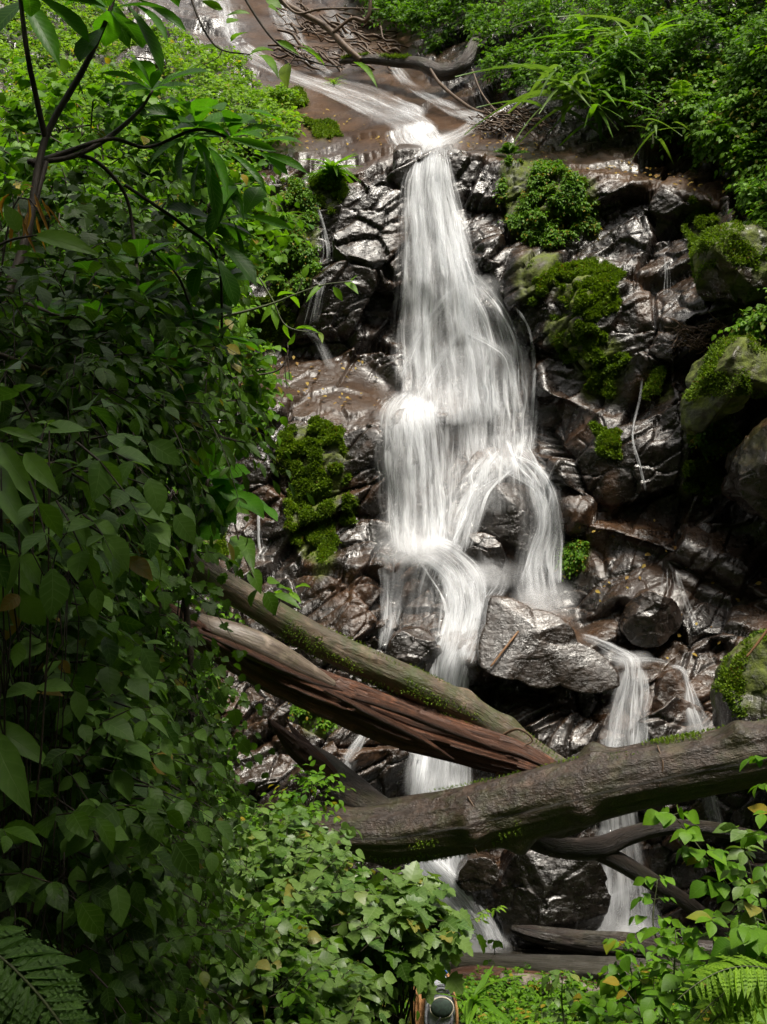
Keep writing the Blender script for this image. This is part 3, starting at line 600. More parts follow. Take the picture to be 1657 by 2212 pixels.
water('waterfall', [dict(st=[(462,-40,20,0.50),(486,30,22,0.62),(505,85,22,0.62),(560,128,26,0.50),(630,163,24,0.50),(700,188,28,0.50),(760,212,36,0.50),(830,242,44,0.43),(885,268,48,0.50),(915,292,46,0.99),(942,318,34,1.08)], seed=40, layers=2, bulge=.05),
 dict(st=[(590,-40,34,0.50),(612,30,30,0.50),(640,85,24,0.43),(668,130,18,0.43),(720,172,18,0.37)], seed=42, bulge=.04),
 dict(st=[(846,130,8,0.56),(862,160,18,0.62),(895,190,16,0.50),(940,216,18,0.43),(985,240,26,0.56),(1030,258,26,0.62),(1000,284,22,0.56),(955,306,30,0.99),(940,330,34,1.08)], seed=43, layers=2, bulge=.05),
 dict(st=[(885,262,58,.55),(890,280,62,1.2),(895,300,58,1.08),(915,312,46,0.81)], seed=44, bulge=.04),
 dict(st=[(860,226,24,0.25),(890,240,30,0.56),(900,262,30,0.37)], seed=45, bulge=.04),
 dict(st=[(700,10,14,0.37),(740,60,14,0.43),(770,100,12,0.37)], seed=46, bulge=.04),
 dict(st=[(720,175,20,0.31),(800,200,26,0.37),(870,232,30,0.37),(920,252,30,0.31)], seed=47, bulge=.04)])
water('waterfall', trick([(673,418,5,1.1),(688,452,10,1.1),(702,500,14,1.0),(708,550,12,.9),(697,600,6,.8),(685,650,6,.8),(674,700,9,.7)], 9, 700, 6)+[
 dict(st=[(655,705,14,.35),(690,740,16,.35),(720,800,18,.3)], seed=51, layers=1),
 ]+trick([(516,888,5,.9),(514,925,8,.8),(510,965,10,.6)], 4, 720, 3)+trick([(558,1100,5,.8),(556,1160,8,.7),(562,1205,12,.5)], 5, 740, 7)+trick([(1388,810,5,.8),(1380,870,5,.8),(1366,940,6,.8),(1380,1000,7,.8),(1396,1060,8,.6)], 3, 760, 3)
 +trick([(1436,545,7,.6),(1440,590,7,.6),(1440,640,9,.5)], 3, 780, 3)+trick([(1455,1225,8,.7),(1470,1290,10,.7),(1500,1370,8,.5)], 7, 800, 14)+trick([(1080,660,6,.9),(1110,664,6,1.0),(1136,700,6,1.0),(1150,760,6,.9),(1150,830,6,.8),(1146,905,6,.7)], 6, 820, 5))

spray([(905,1190,110,40,.34),(885,900,70,40,.16),(1175,1300,80,50,.26),(1060,1240,70,40,.22),(1040,2050,95,40,.6),(1345,2025,100,56,.5),(985,1390,60,60,.22),(945,310,60,26,.25),(1345,1650,60,40,.2),(1510,1590,50,40,.2),(1365,1425,50,22,.25),(880,1160,90,60,.14),(1030,620,60,30,.22),(1060,760,70,30,.14),(945,1700,80,60,.2)])
# ------------------------------------------------------------------ loose boulders
M_MOSSY = leaf_material('moss_blade', (.035, .075, .004), (.16, .25, .014), trans=.3, rough=.7, veins=0, odd=(.15, .11, .02), spec=.2)
def tufts(mb, Pp, Nn, length, n_each=3, seed=0, width=.35, spread=.7):
    """short pointed blades standing on points Pp"""
    r = np.random.default_rng(seed); P2 = np.repeat(Pp, n_each, 0); N2 = np.repeat(Nn, n_each, 0)
    d = N2 + r.normal(0, spread, P2.shape); d /= np.linalg.norm(d, axis=1)[:, None]; s = np.cross(d, r.normal(size=P2.shape)); s /= np.linalg.norm(s, axis=1)[:, None]
    L = length*r.uniform(.5, 1.4, len(P2))[:, None]; P2 = P2 + r.normal(0, length*.35, P2.shape)
    V = np.stack([P2, P2+d*L*.5+s*L*width*.5, P2+d*L, P2+d*L*.5-s*L*width*.5], 1).reshape(-1, 3)
    f = np.arange(len(P2))[:, None]*4+np.array([[0, 1, 2, 3]])
    mb.add(V, f, np.tile(np.array([[0, 0], [1, .5], [0, 1], [-1, .5]]), (len(P2), 1)), np.repeat(np.clip(.5+.3*fbm(P2*3, 2, seed)+r.normal(0, .22, len(P2)), 0, .99), 4))
def ico(n=5):
    import bmesh
    bm = bmesh.new(); bmesh.ops.create_icosphere(bm, subdivisions=n, radius=1); bm.verts.ensure_lookup_table()
    V = np.array([v.co[:] for v in bm.verts]); Fc = np.array([[v.index for v in f.verts] for f in bm.faces]); bm.free(); return V, Fc
IV, IF = ico(6)
def boulder(name, outline, Yc, thick, label, cat='boulder', seed=0, nplanes=14, tone=None, moss=None, lean=(0, 0), group=None, rough=.05):
    """closed rock whose silhouette from the path follows the outline (P pixels) at depth Yc; thick = front-to-back metres"""
    r = np.random.default_rng(seed)
    O = np.array(outline, float); c = O.mean(0); m = at(c[0], c[1], Yc)
    W = at(O[:, 0], O[:, 1], Yc); rel = np.stack([W[:, 0]-m[0], W[:, 2]-m[2]], 1); ang = np.arctan2(rel[:, 1], rel[:, 0]); rad = np.linalg.norm(rel, axis=1)
    o = np.argsort(ang); ang, rad = ang[o], rad[o]; ang = np.concatenate([ang-2*np.pi, ang, ang+2*np.pi]); rad = np.concatenate([rad]*3)
    D = IV.copy()
    Np = r.normal(size=(nplanes, 3)); Np /= np.linalg.norm(Np, axis=1)[:, None]; Np[:5, 1] = -abs(Np[:5, 1])-.6; Np /= np.linalg.norm(Np, axis=1)[:, None]
    h = r.uniform(.62, .95, nplanes); dot = D@Np.T; rr = np.where(dot > .05, h/np.maximum(dot, .05), 9).min(1); rr = np.minimum(rr, 1.12)
    V = D*rr[:, None]
    a = np.arctan2(D[:, 2], D[:, 0]); R2 = np.interp(a, ang, rad)
    flat = np.hypot(D[:, 0], D[:, 2]); k = np.where(flat > .97, 1, 1)
    rmax = np.hypot(V[:, 0], V[:, 2]); s = rmax/np.maximum(flat, 1e-6)
    X = D[:, 0]/np.maximum(flat, 1e-6)*R2*np.minimum(rmax*1.12, 1); Zz = D[:, 2]/np.maximum(flat, 1e-6)*R2*np.minimum(rmax*1.12, 1); Yy = V[:, 1]*thick/2
    Q = np.stack([X, Yy + X*lean[0] + Zz*lean[1], Zz], 1); Pw = Q+m
    f, kk = facets(Pw*np.array([2.2, 2.2, 3.5]), seed+5, 1.0)
    nrm = Q/np.linalg.norm(Q, axis=1)[:, None]
    Q += nrm*(rough*.7*f + rough*.5*fbm(Pw*5, 4, seed) + rough*1.2*fbm(Pw*1.4, 2, seed+2))[:, None]
    ms = np.zeros(len(Q))
    if moss is not None:
        ms = np.clip(moss*1.6*(fbm(Pw*1.6, 4, seed+8)*.9 + .45*nrm[:, 2] + moss-.45)*2, 0, 1)
    ob = link(name, mesh_np(name, Q, IF, None, {'moss': ms}, [tone or M_ROCK])); ob.location = m
    if moss is not None and moss > .5:
        g = (ms > .55) & (nrm[:, 1] < .3) & (nrm[:, 2] > -.35) & (fbm(Pw*2.2, 3, seed+31) > -.05); idx = r.permutation(np.nonzero(g)[0])[:2600]; mb = MB(); tufts(mb, Q[idx]+m, nrm[idx]+np.array([0, 0, -.2]), .045, 4, seed, .5, .8)
        mb.build('moss', M_MOSSY, ob)
    tag(ob, label, cat, group); return ob
M_GREY = rock_material('grey_rock', 1.7, 1.2); M_MID = rock_material('brown_rock', 1.6, 1.1)
boulder('boulder', [(1030,1215),(1028,1130),(1050,1075),(1095,1045),(1140,1055),(1172,1095),(1180,1160),(1160,1225),(1090,1245)], 18.9, 1.1, 'dark domed boulder with water arching over both sides', seed=1, rough=.04, nplanes=5)
boulder('boulder', [(998,1200),(1002,1165),(1030,1150),(1060,1158),(1085,1190),(1080,1235),(1040,1240),(1005,1228)], 18.35, .7, 'small block of rock with a white splash on top, under the domed boulder', seed=2, nplanes=7)
boulder('boulder', [(1480,930),(1500,830),(1515,760),(1560,735),(1620,760),(1680,800),(1690,850),(1600,850),(1545,900),(1510,940)], 17.0, 1.6, 'big overhanging boulder with streaks of yellow green moss on its back', seed=3, tone=M_GREY, moss=.95, nplanes=12, rough=.06)
boulder('boulder', [(1500,600),(1505,540),(1545,505),(1600,490),(1680,500),(1700,600),(1640,650),(1560,660),(1515,640)], 17.7, 1.6, 'pale grey boulder at the foot of the forest bank, above the overhanging one', seed=4, tone=M_GREY, moss=.8, nplanes=16, rough=.08)
boulder('boulder', [(1545,1560),(1560,1480),(1600,1410),(1657,1370),(1730,1380),(1740,1560),(1660,1640),(1570,1640)], 14.6, 1.3, 'grey boulder with a green moss blanket behind the large fallen trunk', seed=5, tone=M_GREY, moss=.8, nplanes=8)
boulder('boulder', [(1080,1990),(1078,1900),(1110,1840),(1180,1820),(1260,1835),(1300,1890),(1300,1960),(1270,2020),(1180,2050),(1110,2040)], 15.7, 1.4, 'black wet boulder under the large trunk, between the two lower falls', seed=6, nplanes=9, tone=rock_material('black_rock', .55, .6))
boulder('boulder', [(985,1900),(1010,1850),(1060,1850),(1075,1890),(1072,1960),(1058,2000),(1020,1950),(1000,1925)], 15.75, .7, 'brown rock parting the water under the left end of the trunk', seed=7, tone=M_MID, nplanes=8)
boulder('boulder', [(1345,1360),(1370,1300),(1410,1275),(1450,1290),(1470,1340),(1440,1385),(1380,1395)], 17.0, .8, 'squarish brown rock at the foot of the tilted slabs', seed=8, tone=M_MID, nplanes=7)
boulder('boulder', [(845,1430),(850,1380),(890,1355),(935,1370),(955,1410),(930,1450),(880,1460)], 17.0, .7, 'rounded dark rock left of the bright lower cascade', seed=9, nplanes=7)
boulder('boulder', [(1655,1160),(1600,1120),(1590,1020),(1620,940),(1700,900),(1760,1000),(1740,1160)], 16.6, 1.5, 'dark green stained boulder at the side of the shaded hollow', seed=10, tone=M_GREY, moss=.25, nplanes=14, rough=.08)
boulder('boulder', [(1415,1500),(1440,1455),(1480,1450),(1500,1480),(1500,1560),(1480,1620),(1430,1630),(1412,1570)], 16.5, .8, 'brown rock between the two right hand falls', seed=11, tone=M_MID, nplanes=8)
boulder('boulder', [(1030,1436),(1050,1345),(1062,1290),(1100,1290),(1150,1318),(1240,1385),(1322,1448),(1325,1476),(1200,1474),(1110,1462)], 16.5, 1.0, 'long slanting brown slab of rock with a thin twig across it', seed=12, tone=rock_material('slab_rock', 1.7, 1.1), nplanes=3, rough=.018, lean=(0, .5))
boulder('boulder', [(260,180),(262,130),(300,105),(345,110),(360,150),(340,190),(290,200)], 25.5, 1.2, 'half hidden boulder among the leaves high on the sunny left bank', seed=13, tone=M_MID, nplanes=8)

# ------------------------------------------------------------------ fallen logs and driftwood
M_BARK = bark_material('wet_bark', (.062, .040, .028), (.014, .009, .0065), moss=.35, rough=(.28, .55))
M_BARK2 = bark_material('mossy_bark', (.13, .09, .058), (.045, .032, .018), moss=.9, rough=(.3, .55), around=6, along=1.2, bump=.035)
M_WOOD = bark_material('split_wood', (.17, .066, .030), (.020, .008, .005), moss=0, rough=(.4, .65), along=.9, around=30, bump=.06)
M_PALE = bark_material('weathered_wood', (.20, .16, .125), (.07, .05, .036), moss=.4, rough=(.3, .5), along=1.0, around=8, bump=.015)
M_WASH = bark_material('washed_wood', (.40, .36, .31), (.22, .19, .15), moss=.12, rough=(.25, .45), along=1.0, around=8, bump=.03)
M_ROOT = bark_material('dark_branch', (.05, .034, .026), (.014, .009, .007), moss=.2, rough=(.25, .5))
M_TWIG = plain('twig_bark', (.11, .066, .036), .6, .4, .004, 60, (.035, .02, .011), 12)
def pline(pts, n=60):
    """pts: px, py, Y, radius in P pixels -> centreline and radii in metres"""
    A = np.array(pts, float); W = at(A[:, 0], A[:, 1], A[:, 2]); R = A[:, 3]/F*A[:, 2]
    S = spline(np.column_stack([W, R]), n); return S[:, :3], S[:, 3]
def log(name, label, parts, moss=None, cat='log', group=None):
    """parts: list of (child name, points, material, tube options)"""
    C0, _ = pline(parts[0][1], 10); t = empty(name, tuple(C0[0])); tag(t, label, cat, group)
    for cn, pts, mat, kw in parts:
        mb = MB(); C, R = pline(pts, kw.pop('n', 130)); tube(mb, C, R, kw.pop('sides', 40), **kw); mb.build(cn, mat, t)
    if moss:
        r = np.random.default_rng(5); mb = MB()
        for (pts, t0, t1, a0, a1, cnt, ln) in moss:
            C, R = pline(pts, 130); T, A, B = frames(C)
            tt = r.uniform(t0, t1, cnt*4); th = r.uniform(math.radians(a0), math.radians(a1), cnt*4)
            keep = fbm(np.stack([tt*14, th*2.2, tt*0], 1), 3, 3) > -.02; tt, th = tt[keep][:cnt], th[keep][:cnt]
            idx = (tt*129).astype(int); D = A[idx]*np.cos(th)[:, None]+B[idx]*np.sin(th)[:, None]
            tufts(mb, C[idx]+D*(R[idx]*1.0)[:, None], D, ln, 3, 3)
        mb.build('moss', M_MOSSY, t)
    return t
def knobs(k, s):
    r = np.random.default_rng(s); kn = [(r.uniform(0, 1), r.uniform(0, 6.28), r.uniform(.15, .35)) for _ in range(k)]
    def f(th, t, arc):
        m = np.ones_like(th)
        for a, b, h in kn:
            d = (np.angle(np.exp(1j*(th-b)))/.5)**2+((t-a)/.02)**2; m += h*np.exp(-d)
        return m
    return f
BIG = [(560,1820,14.2,34),(680,1802,14.1,50),(800,1796,14.0,62),(900,1788,13.9,68),(1100,1748,13.6,70),(1300,1698,13.3,70),(1500,1655,13.0,66),(1657,1625,12.8,68),(1900,1570,12.4,72)]
log('fallen_trunk', 'thickest dark fallen trunk lying across the stream bed from the right edge', [('bark', BIG, M_BARK, dict(rough=.15, s=3, n=420, sides=96, prof=knobs(14, 4))),
    ('root_tuft', [(1010,1720,13.4,2),(1030,1760,13.3,2),(1020,1810,13.3,1.5),(1034,1850,13.3,1)], M_TWIG, dict(sides=6)), ('root_tuft', [(1420,1610,12.9,2),(1432,1650,12.75,2),(1425,1700,12.75,1)], M_TWIG, dict(sides=6))],
    moss=[(BIG, .6, 1., 50, 120, 1200, .03), (BIG, .2, .45, -80, -10, 700, .025), (BIG, .15, .6, 70, 120, 500, .02)])
UP = [(100,1010,12.6,29.2),(200,1080,12.9,30.1),(330,1160,13.2,29.2),(430,1230,13.5,29.2),(560,1310,13.8,31.0),(700,1390,14.1,32.7),(850,1460,14.3,35.3),(1000,1530,14.5,33.5),(1100,1590,14.5,29.2),(1170,1632,14.4,21.5),(1240,1660,14.2,7.7)]
log('fallen_trunk', 'long smooth diagonal trunk with moss on its lower end, upper one of the leaning pair', [('bark', UP, M_BARK2, dict(rough=.10, s=8, n=320, sides=48, prof=knobs(7, 9))),
    ('root_tuft', [(1080,1590,14.35,3),(1120,1575,14.2,3),(1150,1600,14.2,2),(1110,1620,14.2,2),(1080,1660,14.2,2),(1060,1700,14.2,1)], M_TWIG, dict(sides=6))],
    moss=[(UP, .45, .95, -120, 10, 1900, .03), (UP, .5, .98, 40, 100, 400, .022)])
SPL = [(330,1290,13.0,12.6),(400,1350,13.2,25.2),(560,1440,13.6,37.8),(700,1500,13.9,45.0),(850,1560,14.2,48.6),(1000,1606,14.3,43.2),(1120,1640,14.3,36.0),(1200,1668,14.2,19.8)]
def fib(th, t, arc):
    q = np.stack([th.ravel()*3.2, arc.ravel()*.35, 0*th.ravel()], 1)
    return 1+.20*fbm(q*np.array([1.5, 1, 1]), 3, 7).reshape(th.shape)-.22*np.abs(fbm(q*np.array([5, 1.4, 1]), 3, 17).reshape(th.shape))+.08*np.sign(fbm(q*np.array([2.2, 2.5, 1]), 2, 27)).reshape(th.shape)
log('split_trunk', 'split and rotting trunk showing red brown wood, lower one of the leaning pair', [('heartwood', SPL, M_WOOD, dict(rough=.05, s=18, n=240, sides=72, prof=fib, stretch=14)),
    ('bark_shell', [(430,1340,13.35,15),(480,1365,13.35,28),(560,1400,13.45,34),(640,1440,13.6,26),(720,1480,13.8,10)], M_PALE, dict(rough=.06, s=21)),
    ('splinter', [(760,1505,13.6,4),(850,1530,13.7,9),(960,1572,13.8,10),(1060,1612,13.9,4)], M_WOOD, dict(rough=.2, s=23, sides=16)),
    ('splinter', [(700,1490,13.5,3),(790,1535,13.6,8),(900,1590,13.75,7),(980,1640,13.9,2)], M_WOOD, dict(rough=.2, s=25, sides=16)),
    ('splinter', [(400,1352,13.0,3),(520,1402,13.2,8),(650,1462,13.4,7),(740,1492,13.6,2)], M_WOOD, dict(rough=.2, s=26, sides=16))])
log('broken_stump', 'short broken log end with ragged red wood leaning on the thickest trunk', [('trunk', [(665,1632,14.75,26),(700,1660,14.6,34),(740,1700,14.4,40),(790,1735,14.2,36),(850,1752,14.0,18)], M_BARK, dict(rough=.08, s=31)),
    ('splinter', [(580,1552,14.6,2),(606,1580,14.5,11),(650,1622,14.4,20),(700,1662,14.3,18),(745,1700,14.2,4)], M_WOOD, dict(rough=.25, s=32, prof=fib)),
    ('splinter', [(600,1590,14.5,2),(635,1630,14.4,9),(680,1672,14.35,9),(715,1700,14.3,3)], M_WOOD, dict(rough=.25, s=33, sides=16)),
    ('splinter', [(618,1556,14.6,1),(650,1596,14.5,8),(700,1645,14.4,9),(735,1680,14.3,3)], M_WOOD, dict(rough=.25, s=34, sides=16))])
FORK = [(1060,1786,13.9,18),(1130,1808,14.0,20),(1200,1830,14.1,22),(1290,1832,14.1,24),(1350,1808,14.1,20),(1420,1790,14.0,17),(1490,1786,13.9,15),(1570,1796,13.8,15),(1680,1820,13.7,14)]
log('forked_branch', 'black forked branch curving under the thickest trunk on the right', [('limb', FORK, M_ROOT, dict(rough=.07, s=41, sides=28)),
    ('fork', [(1290,1838,14.1,20),(1350,1868,14.1,19),(1420,1912,14.0,18),(1490,1955,13.9,16),(1580,2030,13.8,15)], M_ROOT, dict(rough=.07, s=42, sides=24))], cat='branch')
log('sunken_log', 'dark cracked log lying low in the shadow at the foot of the right hand fall', [('bark', [(1105,2005,15.2,7),(1160,2018,15.1,18),(1260,2036,15.0,24),(1400,2052,14.9,28),(1560,2068,14.8,30),(1720,2080,14.6,30)], M_ROOT, dict(rough=.12, s=44, prof=fib))])
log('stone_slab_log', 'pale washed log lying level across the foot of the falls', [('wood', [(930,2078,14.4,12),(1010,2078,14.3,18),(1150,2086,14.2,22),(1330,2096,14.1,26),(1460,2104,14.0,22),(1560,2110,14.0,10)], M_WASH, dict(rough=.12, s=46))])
log('rotten_log', 'reddish rotten log with loose bark in front of the pale washed log', [('heartwood', [(960,2112,13.6,12),(1030,2112,13.5,24),(1110,2130,13.4,34),(1220,2150,13.3,34),(1330,2160,13.2,20)], M_WOOD, dict(rough=.16, s=48, prof=fib)),
    ('bark', [(1080,2112,13.2,10),(1150,2126,13.15,20),(1240,2140,13.1,20),(1330,2150,13.1,8)], M_PALE, dict(rough=.12, s=49))])
log('rotten_log', 'short orange rotten log end among the weeds on the right', [('heartwood', [(1400,2118,13.2,10),(1450,2130,13.1,24),(1520,2150,13.0,32),(1600,2180,12.8,30),(1700,2200,12.6,26)], M_WOOD, dict(rough=.2, s=51, prof=fib))])
TOPL = [(735,132,26.6,6.0),(800,128,26.3,10.2),(860,134,26.0,11.9),(910,138,25.7,14.4),(960,158,25.4,17.0),(1000,140,25.2,16.1),(1020,105,25.3,14.4),(1032,80,25.6,11.9)]
log('mossy_log', 'bent log with a moss saddle beside the upper stream, below the forest', [('bark', TOPL, M_BARK, dict(rough=.08, s=61, sides=28))], moss=[(TOPL, .02, .42, 20, 150, 1500, .05)])
def pile(name, label, box, Y, n, seed, rad=(1.2, 4), ln=(25, 95), ang=(-.2, 1.2), col=None, cat='driftwood'):
    r = np.random.default_rng(seed); c = at((box[0]+box[2])/2, (box[1]+box[3])/2, Y); t = empty(name, tuple(c)); tag(t, label, cat)
    mb = MB(); twigs = []
    for k in range(n):
        x, y = r.uniform(box[0], box[2]), r.uniform(box[1], box[3]); L = r.uniform(*ln); a = r.uniform(*ang); ra = r.uniform(*rad)
        Y0 = samp(ZD, x, y)-r.uniform(.05, .45); pts = []
        for q in np.linspace(-.5, .5, 5): pts.append((x+math.cos(a)*L*q+r.normal(0, L*.05), y+math.sin(a)*L*q+r.normal(0, L*.06), Y0-r.uniform(0, .25), ra*(1-.7*abs(q))))
        C, R = pline(pts, 14); tube(mb, C, R, 6, cap=True, rnd=r.random())
    mb.build('twig', col or M_TWIG, t); return t
pile('driftwood_pile', 'tangle of brown sticks and branches caught beside the upper stream', (610,20,860,150), 27, 120, 1)
pile('driftwood_pile', 'heap of reddish roots and litter at the end of the upper stream below the forest', (1040,235,1200,280), 23, 90, 2, (1, 2.5), (20, 80), (-.6, .8))
pile('driftwood_pile', 'small nest of brown twigs on top of the mossy overhanging boulder', (1460,700,1570,750), 17.6, 80, 3, (.8, 2.2), (20, 70), (-1, 1))
log('bare_branch', 'thick bare branch reaching down over the driftwood tangle', [('limb', [(560,-40,27,6),(620,10,27,7),(700,55,26.8,7),(745,100,26.5,8),(780,130,26.3,6)], M_TWIG, dict(rough=.1, sides=12)),
    ('twig', [(720,70,26.6,4),(760,40,26.5,4),(790,45,26.4,5),(800,10,26.3,4),(798,-30,26.3,4)], M_TWIG, dict(rough=.1, sides=10)),
    ('twig', [(600,-10,26.8,3),(640,28,26.6,3),(690,20,26.6,3),(760,18,26.5,2),(820,20,26.4,1)], M_TWIG, dict(rough=.1, sides=8))], cat='branch')
log('dry_branch', 'thin dry branch arching from the bent log down to the stream', [('limb', [(930,150,24.9,3),(950,180,24.6,4),(990,215,24.2,4),(1030,240,23.8,4),(1075,248,23.4,3)], M_TWIG, dict(rough=.1, sides=10)),
    ('twig', [(1020,150,24.2,2),(1040,200,23.8,2),(1075,245,23.4,2)], M_TWIG, dict(sides=6))], cat='branch')
log('stick', 'thin orange twig lying across the slanting slab', [('limb', [(1060,1440,15.95,2),(1085,1408,16.05,2.5),(1115,1370,16.2,2.4),(1140,1338,16.5,1.5)], plain('dead_twig', (.22, .11, .045), .6), dict(sides=8, n=20))], cat='stick')
log('stick', 'thin orange twig leaning on the mossy boulder at the right edge', [('limb', [(1612,1420,14.0,2),(1640,1385,14.0,3),(1680,1330,14.0,3)], plain('dead_twig_red', (.22, .11, .045), .6), dict(sides=8, n=20))], cat='stick')
# ------------------------------------------------------------------ leaves
def leaf_tpl(prof, fold=.25, droop=.25, lobes=None):
    """prof: half width along the blade; returns verts (x across, y along, z up), quads, uv"""
    n = len(prof); V = []; U = []
    for k, hw in enumerate(prof):
        t = k/(n-1); z = -droop*t*t
        for s in (-1, 0, 1): V.append((s*hw, t-(.0 if s == 0 else .02), z + (abs(s)*hw*fold))); U.append((s, t))
    f = []
    for k in range(n-1):
        for s in (0, 1): a = k*3+s; f.append((a, a+1, a+4, a+3))
    return np.array(V), np.array(f), np.array(U, float)
def lobed_tpl():
    pts = [(0, 0), (.18, -.06), (.42, .02), (.38, .16), (.56, .30), (.40, .42), (.46, .62), (.26, .64), (.20, .84), (0, 1.0)]
    V = [(x, y, .15*x) for x, y in pts]+[(-x, y, .15*x) for x, y in pts[1:-1]][::-1]; n = len(V); V.append((0, .4, 0))
    U = [(x/.5, y) for x, y, z in V]; f = np.array([(i, (i+1) % n, n) for i in range(n)]); V = np.array(V); V[:, 2] -= .22*V[:, 1]**2
    return V, f, np.array(U)
OV = leaf_tpl([.03, .24, .33, .30, .17, .0])
OVW = leaf_tpl([.12, .40, .46, .38, .20, .0], .18, .3)
OBO = leaf_tpl([.03, .09, .17, .24, .27, .22, .02], .25, .22)
LAN = leaf_tpl([.02, .13, .17, .13, .0], .35, .3)
LOW = leaf_tpl([.02, .30, .24, .0], .25, .25)
DIA = (np.array([(0, 0, 0), (.28, .45, .05), (0, 1, -.15), (-.28, .45, .05)]), np.array([(0, 1, 2, 3)]), np.array([(0, 0), (1, .5), (0, 1), (-1, .5)], float))
STRAP = leaf_tpl([.02, .045, .055, .055, .05, .04, .025, .0], .4, .75)
STRAP2 = leaf_tpl([.02, .045, .055, .055, .05, .045, .035, .02, .0], .4, 1.5)
LOB = lobed_tpl()
def nz_(v): return v/(np.linalg.norm(v, axis=-1, keepdims=True)+1e-9)
def put(mb, tpl, P, D, N, L, rnd, Wd=1.0):
    V0, F0, U0 = tpl; D = nz_(D); S = nz_(np.cross(D, N)); N = np.cross(S, D); n = len(P); k = len(V0)
    L = np.asarray(L)*np.ones(n); Wd = np.asarray(Wd)*np.ones(n)
    V = P[:, None]+L[:, None, None]*(V0[None, :, 0:1]*S[:, None]*Wd[:, None, None]+V0[None, :, 1:2]*D[:, None]+V0[None, :, 2:3]*N[:, None])
    mb.add(V.reshape(-1, 3), (F0[None]+(np.arange(n)*k)[:, None, None]).reshape(-1, F0.shape[1]), np.tile(U0, (n, 1)), np.repeat(np.asarray(rnd)*np.ones(n), k))
def thin(mb, A, B, ra, rb, rnd=.5):
    """many straight three-sided twigs from A to B"""
    n = len(A); D = nz_(B-A); S = nz_(np.cross(D, np.array([.3, .2, 1.0]))); T = np.cross(D, S); ra = np.asarray(ra)*np.ones(n); rb = np.asarray(rb)*np.ones(n)
    ring = [(math.cos(a), math.sin(a)) for a in (0, 2.094, 4.189)]
    V = np.stack([A+(S*c+T*s)*ra[:, None] for c, s in ring]+[B+(S*c+T*s)*rb[:, None] for c, s in ring], 1).reshape(-1, 3)
    f = np.array([(0, 1, 4, 3), (1, 2, 5, 4), (2, 0, 3, 5)]); mb.add(V, (f[None]+(np.arange(n)*6)[:, None, None]).reshape(-1, 4), None, np.repeat(np.asarray(rnd)*np.ones(n), 6))
UP3 = np.array([0, 0, 1.0]); TOCAM = np.array([0, -1.0, .1])
def sprigs(lf, tw, B, D, ln, K, tpl, L, r, droop=.35, flat=.75, rn=(.2, .9), tw_r=.004, facing=.25, pair=True):
    """leafy twigs: bases B, directions D, length ln, K nodes each with a pair of leaves and one at the tip"""
    n = len(B); D = nz_(D); ln = np.asarray(ln)*np.ones(n); sd_ = nz_(np.cross(D, UP3)+1e-3); rb = r.uniform(rn[0], rn[1], n)
    def pos(t): return B + D*(ln*t)[:, None] - UP3*(ln*droop*t*t)[:, None]
    prev = B
    for k in range(K+1):
        t = (k+1)/(K+1); p = pos(t); 
        if tw is not None: thin(tw, prev, p, tw_r*(1.3-t), tw_r*(1.2-t), rb)
        tan = nz_(D - UP3*2*droop*t)
        sides = (0,) if k == K else ((-1, 1) if pair else ((-1,) if k % 2 else (1,)))
        for s in sides:
            d = tan*.9 + r.normal(0, .15, (n, 3)) if s == 0 else sd_*s*1.0 + tan*.55 + r.normal(0, .25, (n, 3)); d[:, 2] -= .15+.35*r.random(n)
            N = flat*UP3 + facing*TOCAM + r.normal(0, .38, (n, 3)); size = L*r.uniform(.55, 1.25, n)*(1-.35*t if k < K else .8)
            put(lf, tpl, p, d, N, size, np.clip(rb+r.normal(0, .13, n), 0, .99))
        prev = p
FOL = {}
def mats():
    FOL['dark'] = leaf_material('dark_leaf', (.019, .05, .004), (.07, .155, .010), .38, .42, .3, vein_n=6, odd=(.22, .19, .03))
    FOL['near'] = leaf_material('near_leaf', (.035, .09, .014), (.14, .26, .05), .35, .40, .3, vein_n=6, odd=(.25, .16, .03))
    FOL['fresh'] = leaf_material('fresh_leaf', (.04, .12, .006), (.12, .25, .012), .42, .45, .25, odd=(.28, .2, .02))
    FOL['bank'] = leaf_material('bank_leaf', (.032, .095, .004), (.135, .28, .012), .40, .5, .2, odd=(.2, .18, .03))
    FOL['lime'] = leaf_material('sunny_leaf', (.065, .15, .008), (.19, .33, .02), .42, .5, .2, odd=(.3, .25, .04))
    FOL['pale'] = leaf_material('pale_veined_leaf', (.045, .11, .015), (.13, .21, .045), .35, .40, .55, odd=(.22, .2, .04), vein_n=5, spec=.35)
    FOL['big'] = leaf_material('big_ribbed_leaf', (.015, .06, .004), (.08, .25, .010), .5, .38, .4, vein_n=11)
    FOL['dead'] = leaf_material('dead_leaf', (.16, .08, .02), (.40, .19, .04), .4, .7, .3)
    FOL['stem'] = plain('green_stem', (.07, .09, .03), .55, .4, .002, 60, (.03, .035, .012), 8)
    FOL['wood'] = plain('dark_stem', (.045, .032, .02), .65, .35, .004, 50, (.018, .013, .009), 14)
mats()
